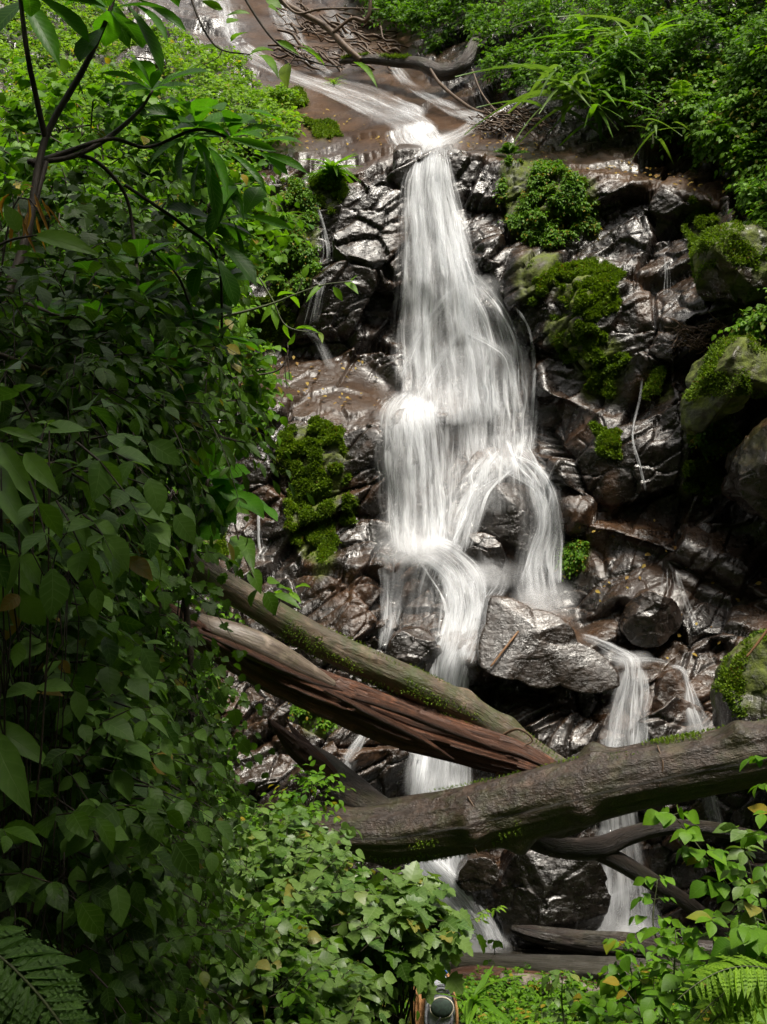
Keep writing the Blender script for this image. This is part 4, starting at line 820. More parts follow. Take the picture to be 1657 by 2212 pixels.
def shrub(name, label, c, rad, n, tpl, L, mat='dark', group=None, cat='shrub', seed=0, ln=.35, K=3, droop=.35, stems=7, stem_r=.012, smat='wood', base=None, up=.35, shell=.35, facing=.25, rn=(.1, .9), out=1.0, flat=.75, base_z=None):
    """c: px, py, depth of the crown's middle; rad: half sizes in metres"""
    r = np.random.default_rng(seed+1000); C = at(c[0], c[1], c[2]); rad = np.array(rad, float)
    bz = float(gz(C[0], C[1])) if base_z is None else base_z
    bp = np.array([C[0], C[1], min(bz, C[2]-rad[2]*.9)]) if base is None else np.array(base, float)
    t = empty(name, tuple(bp)); tag(t, label, cat, group); lf, tw = MB(), MB()
    u = nz_(r.normal(size=(n, 3))); q = (shell+(1-shell)*r.random(n)**.6)[:, None]; clump = 1+.28*fbm(u*2.2, 2, seed)[:, None]
    B = C + u*q*rad*clump; D = nz_(u*out + UP3*up + r.normal(0, .45, (n, 3)))
    sprigs(lf, tw, B, D, ln*r.uniform(.6, 1.4, n), K, tpl, L, r, droop, flat, rn, facing=facing, tw_r=max(.0025, L*.035))
    for k in range(stems):
        v = nz_(r.normal(size=3)); v[2] = abs(v[2])*.8+.1; e = C + v*rad*r.uniform(.5, .95); b = bp+np.array([r.normal(0, rad[0]*.18), r.normal(0, rad[1]*.18), 0])
        m1 = b*.6+e*.4+r.normal(0, .12, 3)*rad; m2 = b*.25+e*.75+r.normal(0, .1, 3)*rad; m1[2] += .1*rad[2]
        S = spline([b, m1, m2, e], 16); tube(tw, S, np.linspace(stem_r, stem_r*.35, 16), 6, .1, k)
        for j in range(5):
            a = S[r.integers(6, 15)]; e2 = B[np.argmin(np.linalg.norm(B-(a+r.normal(0, .35, 3)*rad), axis=1))]; S2 = spline([a, (a+e2)/2+r.normal(0, .05, 3), e2], 6); tube(tw, S2, np.linspace(stem_r*.45, stem_r*.25, 6), 4)
    lf.build('foliage', FOL[mat], t); tw.build('stem', FOL[smat], t); return t

# ------------------------------------------------------------------ growth on the banks
def inpoly(poly, n, r):
    P_ = np.array(poly); lo, hi = P_.min(0), P_.max(0); out = []
    while sum(len(o) for o in out) < n:
        X = r.uniform(lo[0], hi[0], n); Y = r.uniform(lo[1], hi[1], n); m = polymask(poly, X, Y); out.append(np.stack([X[m], Y[m]], 1))
    return np.concatenate(out)[:n]
NDs = gridnormals(at(GX, GY, blur(Z0, 8, 2)))
def onrock(q, lift=0.):
    Yd = samp(ZD, q[:, 0], q[:, 1]); N = nz_(np.stack([samp(NDs[..., k], q[:, 0], q[:, 1]) for k in range(3)], 1)); return at(q[:, 0], q[:, 1], Yd)+N*np.asarray(lift).reshape(-1, 1), N
def bank(name, label, poly, n, L, mat, seed, height=.7, tpl=LOW, cat='undergrowth', K=2, ln=.25, kind='stuff', rn=(.1, .9), blobs=.9, facing=.4, droop=.4, smat='stem'):
    r = np.random.default_rng(seed); q = inpoly(poly, n, r); Pn, N = onrock(q)
    hmap = np.clip(.5+.9*fbm(Pn*blobs, 3, seed)+.25*fbm(Pn*blobs*3, 2, seed+4), .03, 1.3)*height
    Pn = Pn + nz_(N+np.array([0, -.3, .35]))*(hmap*r.uniform(.25, 1, n)**.5)[:, None]
    D = nz_(N*.7+UP3*.25+r.normal(0, .5, (n, 3))); lf, tw = MB(), MB()
    tone = np.clip(.5+.5*fbm(Pn*1.1, 3, seed+9), 0, 1)
    sprigs(lf, tw, Pn, D, ln*r.uniform(.6, 1.5, n), K, tpl, L, r, droop, .7, rn, facing=facing, tw_r=.004)
    t = empty(name, tuple(Pn.mean(0))); tag(t, label, cat, kind=kind); lf.build('foliage', FOL[mat], t); tw.build('stem', FOL[smat], t); return t
RB1 = [(1010,-240),(1010,60),(1045,140),(1060,200),(1130,225),(1200,262),(1300,290),(1400,318),(1500,345),(1580,390),(1600,460),(1657,480),(2000,520),(2000,-240)]
bank('undergrowth', 'wall of dense green jungle growth covering the bank right of the upper stream', RB1, 15000, .13, 'bank', 1, 1.5, ln=.32, K=3, rn=(.0, .8), blobs=.75)
bank('undergrowth', 'brighter leafy growth at the right edge spilling down beside the cliff', [(1450,180),(1660,150),(1800,100),(1900,500),(1780,760),(1670,760),(1650,650),(1640,500),(1600,440),(1560,390),(1480,330)], 4500, .14, 'bank', 2, 1.0, ln=.3, K=3, rn=(.45, .99))
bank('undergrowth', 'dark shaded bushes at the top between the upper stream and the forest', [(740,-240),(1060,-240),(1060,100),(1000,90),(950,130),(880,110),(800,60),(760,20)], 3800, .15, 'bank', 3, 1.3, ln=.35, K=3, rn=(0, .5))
bank('undergrowth', 'sunny yellow green ground cover on the slope left of the upper stream', [(-200,-240),(200,-240),(270,20),(250,70),(380,75),(440,110),(520,140),(555,190),(600,205),(650,225),(640,330),(560,340),(480,420),(300,480),(60,500),(0,400),(0,180)], 9500, .15, 'lime', 4, .55, ln=.26, K=2, blobs=1.0)
bank('undergrowth', 'green herbs covering the lower left slope behind the hanging branches', [(0,400),(300,440),(520,400),(560,480),(520,620),(500,760),(440,860),(300,1100),(0,1200),(-200,900),(-200,400)], 6000, .16, 'bank', 5, .8, ln=.3, K=3, rn=(.2, .99))
bank('undergrowth', 'ferny weeds covering the left foot of the cliff behind the two leaning trunks', [(0,1100),(300,1060),(420,1160),(380,1260),(480,1300),(440,1480),(500,1700),(560,1760),(300,2000),(0,1900)], 3500, .13, 'bank', 6, .6, ln=.26, K=3, rn=(0, .6))
for k, (pl, ty, lab) in enumerate(MOSS):
    r = np.random.default_rng(400+k); A_ = np.array(pl); ar = abs(sum(A_[i-1, 0]*A_[i, 1]-A_[i, 0]*A_[i-1, 1] for i in range(len(A_))))/2
    n = int(ar*.75); q = inpoly(pl, n, r); wv = np.stack([q[:, 0]/28, q[:, 1]/28, 0*q[:, 0]], 1); q[:, 0] -= fbm(wv, 3, 5)*16; q[:, 1] -= fbm(wv+np.array([0, 0, 9]), 3, 6)*16
    keep = fbm(np.stack([q[:, 0]/22, q[:, 1]/22, 0*q[:, 0]], 1), 3, 60+k) > ((.04 if ty == 'herb' else -.02) if ar > 3500 else -.6); q = q[keep]
    P0, N = onrock(q); bl = np.clip(.45+1.3*fbm(P0*1.8, 3, k), .0, 1.3)*(.13 if ty == 'herb' else .045)*r.uniform(.3, 1, len(q)); P1 = P0+nz_(N+np.array([0, -.3, .2]))*(bl+.02)[:, None]
    t = empty('moss_cushion' if ty == 'moss' else 'herb_tuft', tuple(P0.mean(0))); tag(t, lab, 'moss' if ty == 'moss' else 'herbs')
    mb = MB(); tufts(mb, P1, N+np.array([0, 0, -.15]), .05, 11, k, .5, .9); mb.build('moss', M_MOSSY, t)
    if ty == 'herb':
        m = r.random(len(q)) < (.22 if ty == 'herb' else .05); lf, tw = MB(), MB()
        sprigs(lf, tw, P1[m]+N[m]*.05, nz_(N[m]*.7+r.normal(0, .5, (m.sum(), 3))), .16*r.uniform(.5, 1.3, m.sum()), 2, LOW, .075, r, .4, .7, (.3, .99), facing=.4, tw_r=.003)
        lf.build('foliage', FOL['fresh'], t); tw.build('stem', FOL['stem'], t)
def strap(label, c, n, L, seed, mat='bank', Yoff=.3, group=None, wd=1.0, name='strap_leaved_plant', up=.5, rn=(.3, .9), tpl=None):
    r = np.random.default_rng(seed); Yb = float(samp(ZD, c[0], c[1]))-Yoff if len(c) == 2 else c[2]; C = at(c[0], c[1], Yb)
    t = empty(name, tuple(C)); tag(t, label, 'plant', group); a = r.uniform(0, 6.283, n); el = r.uniform(.1, 1.2, n)
    D = np.stack([np.cos(a)*np.cos(el), np.sin(a)*np.cos(el)-.35, np.sin(el)*up+.1], 1); N = nz_(UP3+.5*D*np.array([-1, -1, 0])+r.normal(0, .1, (n, 3)))
    mb = MB(); put(mb, tpl or STRAP, C+r.normal(0, .03 if tpl is None else .22, (n, 3)), D, N, L*r.uniform(.55, 1.15, n), r.uniform(rn[0], rn[1], n), wd); mb.build('foliage', FOL[mat], t)
    m2 = MB(); thin(m2, np.array([C-UP3*.15]), np.array([C+UP3*.05]), .03, .02); m2.build('stem', FOL['stem'], t); return t
strap('tuft of long strap leaves growing on the cliff lip left of the main fall', (716,372), 46, .62, 11, 'fresh', .3, wd=1.2)
strap('small grassy tuft on a rock beside the upper stream', (722,182), 50, .34, 12, 'lime', .15, wd=.5, name='grass_tuft')
strap('drooping grass tuft on the mossy mound left of the side trickle', (612,470), 60, .5, 13, 'fresh', .4, wd=.5, name='grass_tuft', up=.2)
for k, (x, y, n, L, lab) in enumerate([(1215,200,26,1.15,'lowest and largest broad strap plant hanging from the forest bank'),(1305,150,22,.95,'broad strap plant in the middle of the forest bank'),(1262,95,20,.9,'broad strap plant above the others on the forest bank'),(1345,90,20,.9,'strap plant with drooping tips near the top of the forest bank'),(1400,110,16,.8,'strap plant right of the cluster on the forest bank'),(1300,210,18,.8,'strap plant low on the forest bank beside the largest one'),(1190,60,10,.7,'strap plant under the dark top of the forest bank'),(1410,295,8,.5,'small pale strap plant at the foot of the forest bank')]):
    strap(lab, (x, y), n, L, 20+k, 'pale' if k in (0, 3, 7) else 'fresh', 1.7 if y < 250 else 1.0, wd=1.25, up=.9, tpl=STRAP2)
def fern(label, c, n, L, seed, mat='fresh', dirs=None, Yoff=.5, rn=(.3, .9), name='fern', width=.16):
    r = np.random.default_rng(seed); Yb = c[2] if len(c) == 3 else float(samp(ZD, c[0], c[1]))-Yoff; C = at(c[0], c[1], Yb)
    t = empty(name, tuple(C)); tag(t, label, 'fern'); tw = MB()
    for k in range(n):
        a = r.uniform(0, 6.28) if dirs is None else math.radians(dirs[k % len(dirs)]); l = L*r.uniform(.75, 1.15); d = np.array([math.cos(a), -.25+.3*math.sin(a)*(dirs is None), .75 if dirs is None else math.sin(a)]); d = nz_(d)
        s = np.linspace(0, 1, 20)[:, None]; Cc = C + d*l*s - UP3*l*.55*s**2; lf = MB(); T = nz_(np.gradient(Cc, axis=0)); S = nz_(np.cross(T, UP3*.8-d*np.array([1, 1, 0])*.3+TOCAM*.35)); N = np.cross(S, T)
        thin(tw, Cc[:-1], Cc[1:], .004, .003)
        for i in range(2, 20):
            tt = i/19; wl = l*width*2.2*math.sin(math.pi*min(1, tt*.92+.08))**.7*(1-tt*.35); m = 9
            for sg in (-1, 1):
                dd = nz_(S[i]*sg+T[i]*.45-UP3*.15+r.normal(0, .07, 3)); put(lf, LAN, Cc[i][None], dd[None], (N[i]+r.normal(0, .2, 3))[None], wl*r.uniform(.85, 1.1), rn[0]+(rn[1]-rn[0])*r.random(), .62)
                m = 6; q = np.linspace(.12, .8, m)[:, None]; Pp = Cc[i]+dd*wl*q-UP3*wl*.3*q*q*.3
                for s2 in (-1, 1): put(lf, DIA, Pp, nz_(T[i]*s2+dd*.8)*np.ones((m, 1)), N[i]*np.ones((m, 1)), wl*.17*(1.1-q[:, 0]), rn[0]+(rn[1]-rn[0])*r.random(), 1.3)
        lf.build('foliage', FOL[mat], t)
    tw.build('stem', FOL['stem'], t); return t
fern('pale fern among the bushes low on the forest bank', (1470,215), 6, .7, 31, 'lime', Yoff=1.2)
fern('fern at the top edge of the cliff among the bright bushes', (1560,300), 6, .7, 32, 'bank', Yoff=1.1)
fern('light green ferny clump on the cliff lip above the big herb cushion', (1105,335), 9, .5, 33, 'fresh', Yoff=.2)

# ------------------------------------------------------------------ sunny shrubs below the trunks
LOWG = 'sunny leafy shrubs below the trunks'
low = [((460,1890,9.6),(.6,.7,.36),130,'bushy sunlit shrub reaching up to the hidden end of the thickest trunk'),((668,1725,10.8),(.16,.3,.2),26,'small shrub in front of the broken stump'),
 ((500,1920,7.8),(.7,.8,.6),130,'sunlit shrub in front of the dark hanging foliage'),((610,1935,8.4),(.6,.7,.34),130,'pale leaved shrub in the middle of the sunny thicket'),
 ((690,2010,8.2),(.5,.6,.28),110,'flat topped pale shrub under the thick end of the trunk'),((540,2050,6.8),(.7,.7,.5),150,'shrub with heart shaped pale leaves near the bottom of the thicket'),
 ((600,2120,7.0),(.55,.6,.42),140,'shrub with large silvery leaves just left of the backpack'),((460,2180,5.8),(.6,.6,.42),120,'shaded shrub at the bottom of the thicket beside the dark leaves'),
 ((530,2230,5.6),(.5,.6,.36),120,'lowest shrub of the thicket at the bottom of the picture'),((590,2235,6.2),(.36,.4,.28),80,'bottom shrub left of the tan bag'),((400,1850,8.6),(.55,.7,.45),90,'shrub half hidden behind the dark hanging leaves')]
for k, (c, rad, n, lab) in enumerate(low):
    shrub('leafy_shrub', lab, c, rad, int(n*1.8), [OVW, OV, OVW][k % 3], [.11, .095, .115][k % 3], ['pale', 'fresh', 'pale'][k % 3] if k not in (0, 1) else 'fresh', LOWG, seed=50+k, ln=.3, K=3, facing=.12, flat=1.0, droop=.3)
shrub('lobed_leaf_shrub', 'shrub with toothed maple like leaves overhanging the backpack', (866,1992,7.2), (.28,.4,.12), 70, LOB, .15, 'pale', None, 'shrub', 70, ln=.28, K=3, facing=.1, flat=1.0)
shrub('lobed_leaf_shrub', 'dark toothed leaves directly over the tan bag', (838,2045,7.0), (.14,.25,.07), 18, LOB, .14, 'dark', None, 'shrub', 74, ln=.16, K=2, facing=.1, flat=1.0)
# ground cover and plants at the lower right
def cover(label, xr, yr, n, L, mat, seed, h=.35, tpl=OV, rn=(.2, .95), fn=None):
    r = np.random.default_rng(seed); x = r.uniform(*xr, n); y = r.uniform(*yr, n)
    if fn is not None: m = fn(x, y); x, y = x[m], y[m]
    n = len(x); hh = h*np.clip(.55+.9*fbm(np.stack([x, y, 0*x], 1)*1.5, 3, seed), .1, 1.3)*r.uniform(.3, 1, n)
    B = np.stack([x, y, gz(x, y)+hh], 1); lf, tw = MB(), MB(); sprigs(lf, tw, B, nz_(UP3*.6+r.normal(0, .5, (n, 3))), .16*r.uniform(.6, 1.4, n), 2, tpl, L, r, .4, 1.0, rn, facing=.1, tw_r=.003)
    t = empty('ground_cover', (float(x.mean()), float(y.mean()), .3)); tag(t, label, 'ground cover', kind='stuff'); lf.build('foliage', FOL[mat], t); tw.build('stem', FOL['stem'], t)
cover('bright green leafy ground cover between the backpack and the rotten logs', (.3, 7), (9.3, 13.3), 6500, .08, 'fresh', 80, .27, fn=lambda x, y: ~((x/y < .08) & (y < 11.85)))
cover('green weeds covering the slope under the sunny shrubs', (-6, .7), (5, 14.4), 6000, .10, 'fresh', 81, .45, fn=lambda x, y: x/y < .018)
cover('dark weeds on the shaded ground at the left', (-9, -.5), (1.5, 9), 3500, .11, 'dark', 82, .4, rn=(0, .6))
RG = 'upright leafy plants at the lower right'
def stemplant(label, base, tip, L, n, seed, mat='fresh', tpl=OV, group=RG, r0=.010, name='leafy_stem_plant', sm='stem', bend=.15, rn=(.3, .95), pl=.20, cat='plant'):
    """one upright stem (px, py, Y) with opposite leaf sprigs"""
    r = np.random.default_rng(seed); b = at(*base); e = at(*tip); m = (b+e)/2+np.array([r.normal(0, bend), r.normal(0, bend), 0]); S = spline([b, m, e], 24)
    t = empty(name, tuple(b)); tag(t, label, cat, group); lf, tw = MB(), MB(); tube(tw, S, np.linspace(r0, r0*.3, 24), 6, .05)
    k = np.linspace(5, 23, n).astype(int); B = np.repeat(S[k], 2, 0); a = r.uniform(0, 3.14, n); D = np.stack([np.cos(a), np.sin(a)*.6, .45+0*a], 1); D = np.stack([D, D*np.array([-1, -1, 1])], 1).reshape(-1, 3)
    sprigs(lf, tw, B, D, pl*np.repeat(np.linspace(1.15, .55, n), 2), 2, tpl, L, r, .35, 1., rn, facing=.3, tw_r=.003)
    lf.build('foliage', FOL[mat], t); tw.build('stem', FOL[sm], t); return t
rp = [((1640,2110,7.2),(1455,1760,7.4),.15,8,'tall leaning plant in front of the thickest trunk and the forked branch'),((1700,2150,6.6),(1600,1800,6.8),.16,8,'broad leaved tall plant at the lower right edge'),
 ((1480,2120,8.6),(1420,1900,8.6),.12,6,'plant with hanging pale leaves before the foot of the right hand fall'),((1350,2250,7.0),(1345,2040,7.2),.12,7,'dark stemmed plant rising from the ground cover right of the centre'),
 ((1400,2300,6.2),(1460,2010,6.6),.14,8,'plant with ribbed leaves standing under the right hand fall'),((1560,2300,5.9),(1540,1990,6.2),.14,8,'bushy plant at the lower right with drooping leaves'),
 ((1650,2320,5.6),(1640,2010,5.8),.14,8,'plant at the lower right corner above the ferns'),((1230,2260,8.2),(1215,2110,8.2),.12,5,'low plant with three large leaves in the ground cover'),
 ((1720,2000,6.0),(1660,1640,6.2),.12,6,'sprig with small fresh leaves hanging before the right end of the thickest trunk'),((1300,2300,7.2),(1270,2160,7.4),.12,5,'broad leafed plant in the middle of the ground cover')]
for k, (b, e, L, n, lab) in enumerate(rp): stemplant(lab, b, e, L, n, 90+k, ['fresh', 'pale', 'fresh'][k % 3] if k != 4 else 'fresh', OV if k % 3 else OVW, bend=.06)
shrub('leafy_shrub', 'bright bush filling the lower right corner', (1640,2150,6.6), (.3,.4,.3), 70, OV, .12, 'fresh', RG, 'shrub', 110, ln=.3, K=3, facing=.2)
shrub('leafy_shrub', 'low bush between the ground cover and the right edge ferns', (1460,2200,6.8), (.4,.4,.16), 60, OVW, .11, 'fresh', RG, 'shrub', 111, ln=.26, K=3, facing=.15)
fern('fern with light narrow leaflets at the lower right edge', (1700,2110,5.1), 4, .62, 34, 'lime', dirs=[165, 185, 150], width=.12)
fern('fern along the bottom edge at the lower right', (1700,2230,5.0), 4, .7, 35, 'lime', dirs=[172, 160, 190], width=.12)
fern('dark green fern fronds in the bottom left corner', (-110,2010,2.2), 6, .36, 36, 'near', dirs=[-8, -28, -45, -60, -18, -38], rn=(.1, .5), width=.24)
strap('blade shaped grass clump beside the backpack', (1022,2165,10.6), 12, .45, 37, 'fresh', 0, wd=1.4, name='grass_tuft', up=1.4)
stemplant('seedling growing on the pale washed log', (1072,2085,14.2), (1070,2035,14.2), .13, 2, 120, 'fresh', group=None, bend=.02, pl=.12)
stemplant('small sprig with yellow tips standing before the foot of the left fall', (905,2030,7.5), (1075,1965,7.7), .075, 6, 121, 'lime', LAN, None, .005, bend=.02, pl=.12)

def litter():
    r = np.random.default_rng(66); q = np.concatenate([inpoly(SMOOTH[1], 130, r), inpoly(SMOOTH[2], 60, r), inpoly(SMOOTH[3], 12, r), inpoly([(560,180),(960,330),(640,330)], 70, r), inpoly([(1180,1040),(1660,1180),(1800,1450),(1350,1430)], 60, r)])
    Pp, N = onrock(q, .03); mb = MB(); n = len(q); put(mb, LOW, Pp, np.cross(N, r.normal(size=(n, 3))), N+r.normal(0, .25, (n, 3)), .07*r.uniform(.6, 1.5, n), r.uniform(.2, .99, n))
    t = mb.build('fallen_leaves', leaf_material('litter_leaf', (.16, .06, .02), (.42, .30, .06), .3, .6, .2)); tag(t, kind='stuff')
litter()
# ------------------------------------------------------------------ tree with big ribbed leaves, upper left
def hero(mb, leaves, Y, r, tpl=OBO, dn=(.0, -.75, .6)):
    for (bx, by, tx, ty, hw, rn) in leaves:
        Yb = Y+r.normal(0, .12); b = at(bx, by, Yb); e = at(tx, ty, Yb+r.normal(-.05, .12)); L = np.linalg.norm(e-b)
        put(mb, tpl, b[None], (e-b)[None], (np.array(dn)+r.normal(0, .28, 3))[None], L, rn, (hw/F*Y)/(.27*L)*(.33/.33))
def rosette(mb, c, n, L, r, ax=(0, -.3, .6), rn=(.1, .6), tpl=OBO, spread=1.0, wd=1.0):
    C = at(*c); a = np.arange(n)*2.4+r.uniform(0, 6); el = r.uniform(-.35, .55, n); D = np.stack([np.cos(a)*np.cos(el), np.sin(a)*np.cos(el), np.sin(el)-.15], 1)*spread+np.array(ax)*.5
    N = UP3*.8+TOCAM*.5-D*.2+r.normal(0, .2, (n, 3)); put(mb, tpl, np.tile(C, (n, 1))+nz_(D)*.02, D, N, L*r.uniform(.6, 1.15, n), np.clip(r.uniform(rn[0], rn[1], n), 0, .99), wd)
def bigtree():
    r = np.random.default_rng(3); Y = 4.6; base = (-3.6, 3.4, float(gz(-3.6, 3.4))); t = empty('big_leaf_tree', base); tag(t, 'tree with large ribbed leaves whose dark branches cross the upper left', 'tree')
    lf, tw = MB(), MB()
    H = [(415,250,378,185,20,.3),(425,250,472,200,32,.95),(405,265,318,222,18,.2),(410,295,312,335,22,.25),(400,310,372,392,22,.05),(420,300,450,335,14,.7),(440,330,482,462,17,.25),(450,320,492,368,12,.7),(492,275,548,240,22,.9),
     (530,240,614,244,20,.99),(500,295,562,274,15,.9),(565,305,652,290,15,.85),(490,298,592,318,10,.6),(560,330,628,368,13,.9),(480,320,582,388,11,.6),(485,440,500,382,18,.7),(530,462,562,392,26,.35),(540,468,620,480,11,.5),(556,330,660,352,12,.8),
     (328,192,290,108,9,.8),(328,192,340,146,15,.75),(335,192,382,180,13,.8),(340,185,420,130,12,.9),(325,200,285,172,8,.7),(225,60,162,108,28,.3),(235,30,180,-10,24,.3),(40,-20,124,98,24,.5),(240,0,272,84,20,.4),(275,10,368,138,20,.3),(290,10,366,52,11,.85),(300,0,402,46,13,.7),
     (60,0,-40,60,30,.1),(130,20,200,-30,20,.4),(450,350,530,430,14,.3),(430,350,405,430,18,.1),(500,420,440,500,18,.1),(500,470,540,560,18,.2),(470,520,560,590,22,.35),(440,560,400,640,24,.1),(470,560,520,650,20,.15)]
    hero(lf, H, Y, r)
    R = [(425,275,4.7),(500,300,4.8),(330,195,4.7),(235,20,4.4),(60,-20,4.2),(470,480,4.8),(380,590,4.6),(300,650,4.5),(420,690,4.7),(480,600,4.9),(330,760,4.5),(220,700,4.3),(400,800,4.7),(300,560,4.6),(200,600,4.4),(120,680,4.1),(350,880,4.7),(240,820,4.4),(480,730,5),(150,-40,4.3),(330,-40,4.6)]
    for k, c in enumerate(R): rosette(lf, c, 7 if k < 5 else 9, .25 if k < 6 else .17, r, rn=(.0, .45) if k > 4 else (.1, .8))
    BR = [[(-60,900,3.9,16),(-20,700,4.1,14),(20,620,4.2,12),(60,500,4.3,10),(98,300,4.4,8),(180,150,4.5,7),(235,30,4.5,5),(260,-60,4.5,4)],[(98,300,4.4,7),(60,120,4.3,6),(40,-40,4.3,5)],[(60,350,4.4,6),(150,340,4.5,6),(230,300,4.6,6),(300,240,4.7,4),(330,195,4.7,3)],
      [(20,640,4.2,9),(100,350,4.4,6)],[(70,355,4.4,8),(140,330,4.5,6),(240,300,4.6,5),(320,318,4.7,4),(425,280,4.7,4),(500,300,4.8,3)],[(140,330,4.5,5),(210,350,4.6,5),(270,420,4.7,4),(290,520,4.7,4),(300,650,4.5,4)],
      [(270,400,4.7,4),(330,440,4.7,4),(400,490,4.8,4),(470,560,4.8,3),(480,730,5,3)],[(300,520,4.6,4),(380,590,4.6,3),(420,690,4.7,3)],[(20,640,4.2,8),(120,680,4.1,5),(220,700,4.3,5),(330,760,4.5,4),(400,800,4.7,3)],[(-20,760,4.0,8),(100,800,4.2,5),(240,820,4.4,5),(350,880,4.7,3)]]
    for k, b in enumerate(BR): C, Rr = pline(b, 40); tube(tw, C, Rr, 8, .12, k)
    C = spline([base, (-3.2, 3.6, 4.2), tuple(at(-60, 900, 3.9))], 30); tube(tw, C, np.linspace(.09, .035, 30), 12, .1, 77)
    lf.build('foliage', FOL['big'], t); tw.build('branch', FOL['wood'], t)
bigtree()
def lowrosettes():
    r = np.random.default_rng(8); Y = 5.4; C0 = at(420, 1240, 5.4); base = (C0[0], 5.4, float(gz(C0[0], 5.4))); t = empty('big_leaf_sapling', base); tag(t, 'sapling with a whorl of large bright ribbed leaves above the upper leaning trunk', 'sapling'); lf, tw = MB(), MB()
    hero(lf, [(450,1033,446,968,16,.8),(450,1033,378,975,22,.75),(448,1035,400,1062,18,.4),(450,1030,528,1075,26,.8),(450,1025,522,1012,22,.85),(450,1033,362,1036,14,.5),(500,1060,562,1085,20,.7),(440,1050,380,1110,22,.3),(460,1050,500,1120,22,.3),(430,1010,360,945,18,.6),(470,1010,480,940,10,.9),(350,1010,300,960,16,.6),(560,1090,600,1110,12,.8),(400,1100,360,1180,24,.2),(440,1090,470,1150,20,.2)], Y, r)
    for c in [(450,1033,5.4),(350,1100,5.3),(400,1150,5.4),(300,1010,5.2),(480,1090,5.6)]: rosette(lf, c, 7, .22, r, rn=(.1, .7))
    for k, b in enumerate([[(420,1500,5.4,8),(400,1250,5.4,7),(430,1120,5.4,5),(450,1033,5.4,4)],[(405,1250,5.4,5),(360,1150,5.3,4),(300,1010,5.2,3)],[(430,1120,5.4,4),(480,1090,5.6,3)]]): C, Rr = pline(b, 24); tube(tw, C, Rr, 7, .1, k)
    C = spline([base, tuple(at(420, 1500, 5.4))], 8); tube(tw, C, np.linspace(.03, .02, 8), 8)
    lf.build('foliage', FOL['big'], t); tw.build('branch', FOL['wood'], t)
lowrosettes()

# ------------------------------------------------------------------ the dark mass on the left
NG = 'dim leafy shrubs close by on the left'
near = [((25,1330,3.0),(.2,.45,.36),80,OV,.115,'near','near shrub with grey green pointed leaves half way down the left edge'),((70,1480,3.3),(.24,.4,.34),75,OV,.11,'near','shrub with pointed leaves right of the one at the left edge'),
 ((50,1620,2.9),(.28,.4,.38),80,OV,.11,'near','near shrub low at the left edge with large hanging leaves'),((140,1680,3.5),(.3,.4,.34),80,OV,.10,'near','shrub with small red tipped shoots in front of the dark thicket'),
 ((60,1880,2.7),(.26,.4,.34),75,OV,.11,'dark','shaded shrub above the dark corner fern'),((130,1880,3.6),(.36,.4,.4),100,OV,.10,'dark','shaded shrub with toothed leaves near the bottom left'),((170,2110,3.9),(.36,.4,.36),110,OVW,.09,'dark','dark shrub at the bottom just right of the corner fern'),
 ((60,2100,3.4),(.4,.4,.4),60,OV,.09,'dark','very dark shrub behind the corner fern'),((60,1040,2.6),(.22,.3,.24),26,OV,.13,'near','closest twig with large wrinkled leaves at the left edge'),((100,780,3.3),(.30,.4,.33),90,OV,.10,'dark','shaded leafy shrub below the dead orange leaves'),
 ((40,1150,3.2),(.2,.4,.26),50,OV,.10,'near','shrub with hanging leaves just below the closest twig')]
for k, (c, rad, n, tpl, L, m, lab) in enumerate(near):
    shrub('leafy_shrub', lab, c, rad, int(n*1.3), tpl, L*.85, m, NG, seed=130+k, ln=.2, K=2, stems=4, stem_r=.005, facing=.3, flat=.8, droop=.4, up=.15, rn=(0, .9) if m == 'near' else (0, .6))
HG = 'dark leafy branches hanging in the left thicket'
hang = [((260,700,5.4),(.6,.5,.6),150,OV,.13),((160,900,4.6),(.7,.5,.6),160,OV,.11),((310,960,5.8),(.4,.5,.4),80,OV,.12),((110,970,4.8),(.36,.5,.30),120,OV,.10),((190,1420,5.2),(.24,.4,.32),90,OVW,.085),
 ((190,1500,5.0),(.36,.4,.42),130,OVW,.085),((360,1570,5.6),(.22,.4,.4),90,OVW,.085),((260,1700,5.2),(.38,.4,.45),140,OVW,.085),((410,1740,5.6),(.14,.3,.5),60,OVW,.085),((190,1950,5.0),(.42,.4,.45),140,OVW,.085),((150,1300,4.2),(.5,.4,.5),120,OV,.10),((140,1750,4.4),(.6,.4,.6),140,OV,.09),((150,2060,4.4),(.6,.4,.5),130,OV,.09),((120,520,5.6),(.8,.5,.5),120,OV,.12),((60,660,4.8),(.5,.4,.5),110,OV,.12)]
labs = ['dark branch of broad leaves under the whorled tree','shaded branch in the middle of the thicket above the close twig','dark branch just above the bright sapling leaves','dark leaves hiding the upper end of the leaning trunks','dark creeper leaves over the hidden end of the split trunk','dark hanging leaves below the split trunk end','tip of dark leaves beside the wet rock under the split trunk','dark mass of leaves above the sunny thicket','narrow dark tail of leaves hanging in front of the sunny thicket','dark leaves left of the sunny thicket near the bottom','dark leaves behind the pointed leaf shrubs, upper','dark leaves behind the pointed leaf shrubs, lower','darkest leaves between the corner fern and the thicket','leafy branch with light shining through it beside the dark forked stem','dark leaves just above the dead orange leaves']
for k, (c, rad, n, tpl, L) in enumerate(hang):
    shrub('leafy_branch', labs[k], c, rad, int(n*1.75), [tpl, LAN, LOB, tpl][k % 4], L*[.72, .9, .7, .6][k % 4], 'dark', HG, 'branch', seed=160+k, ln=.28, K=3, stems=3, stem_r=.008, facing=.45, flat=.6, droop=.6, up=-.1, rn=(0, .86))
MG = 'sunlit bushes behind the dark branches on the left'
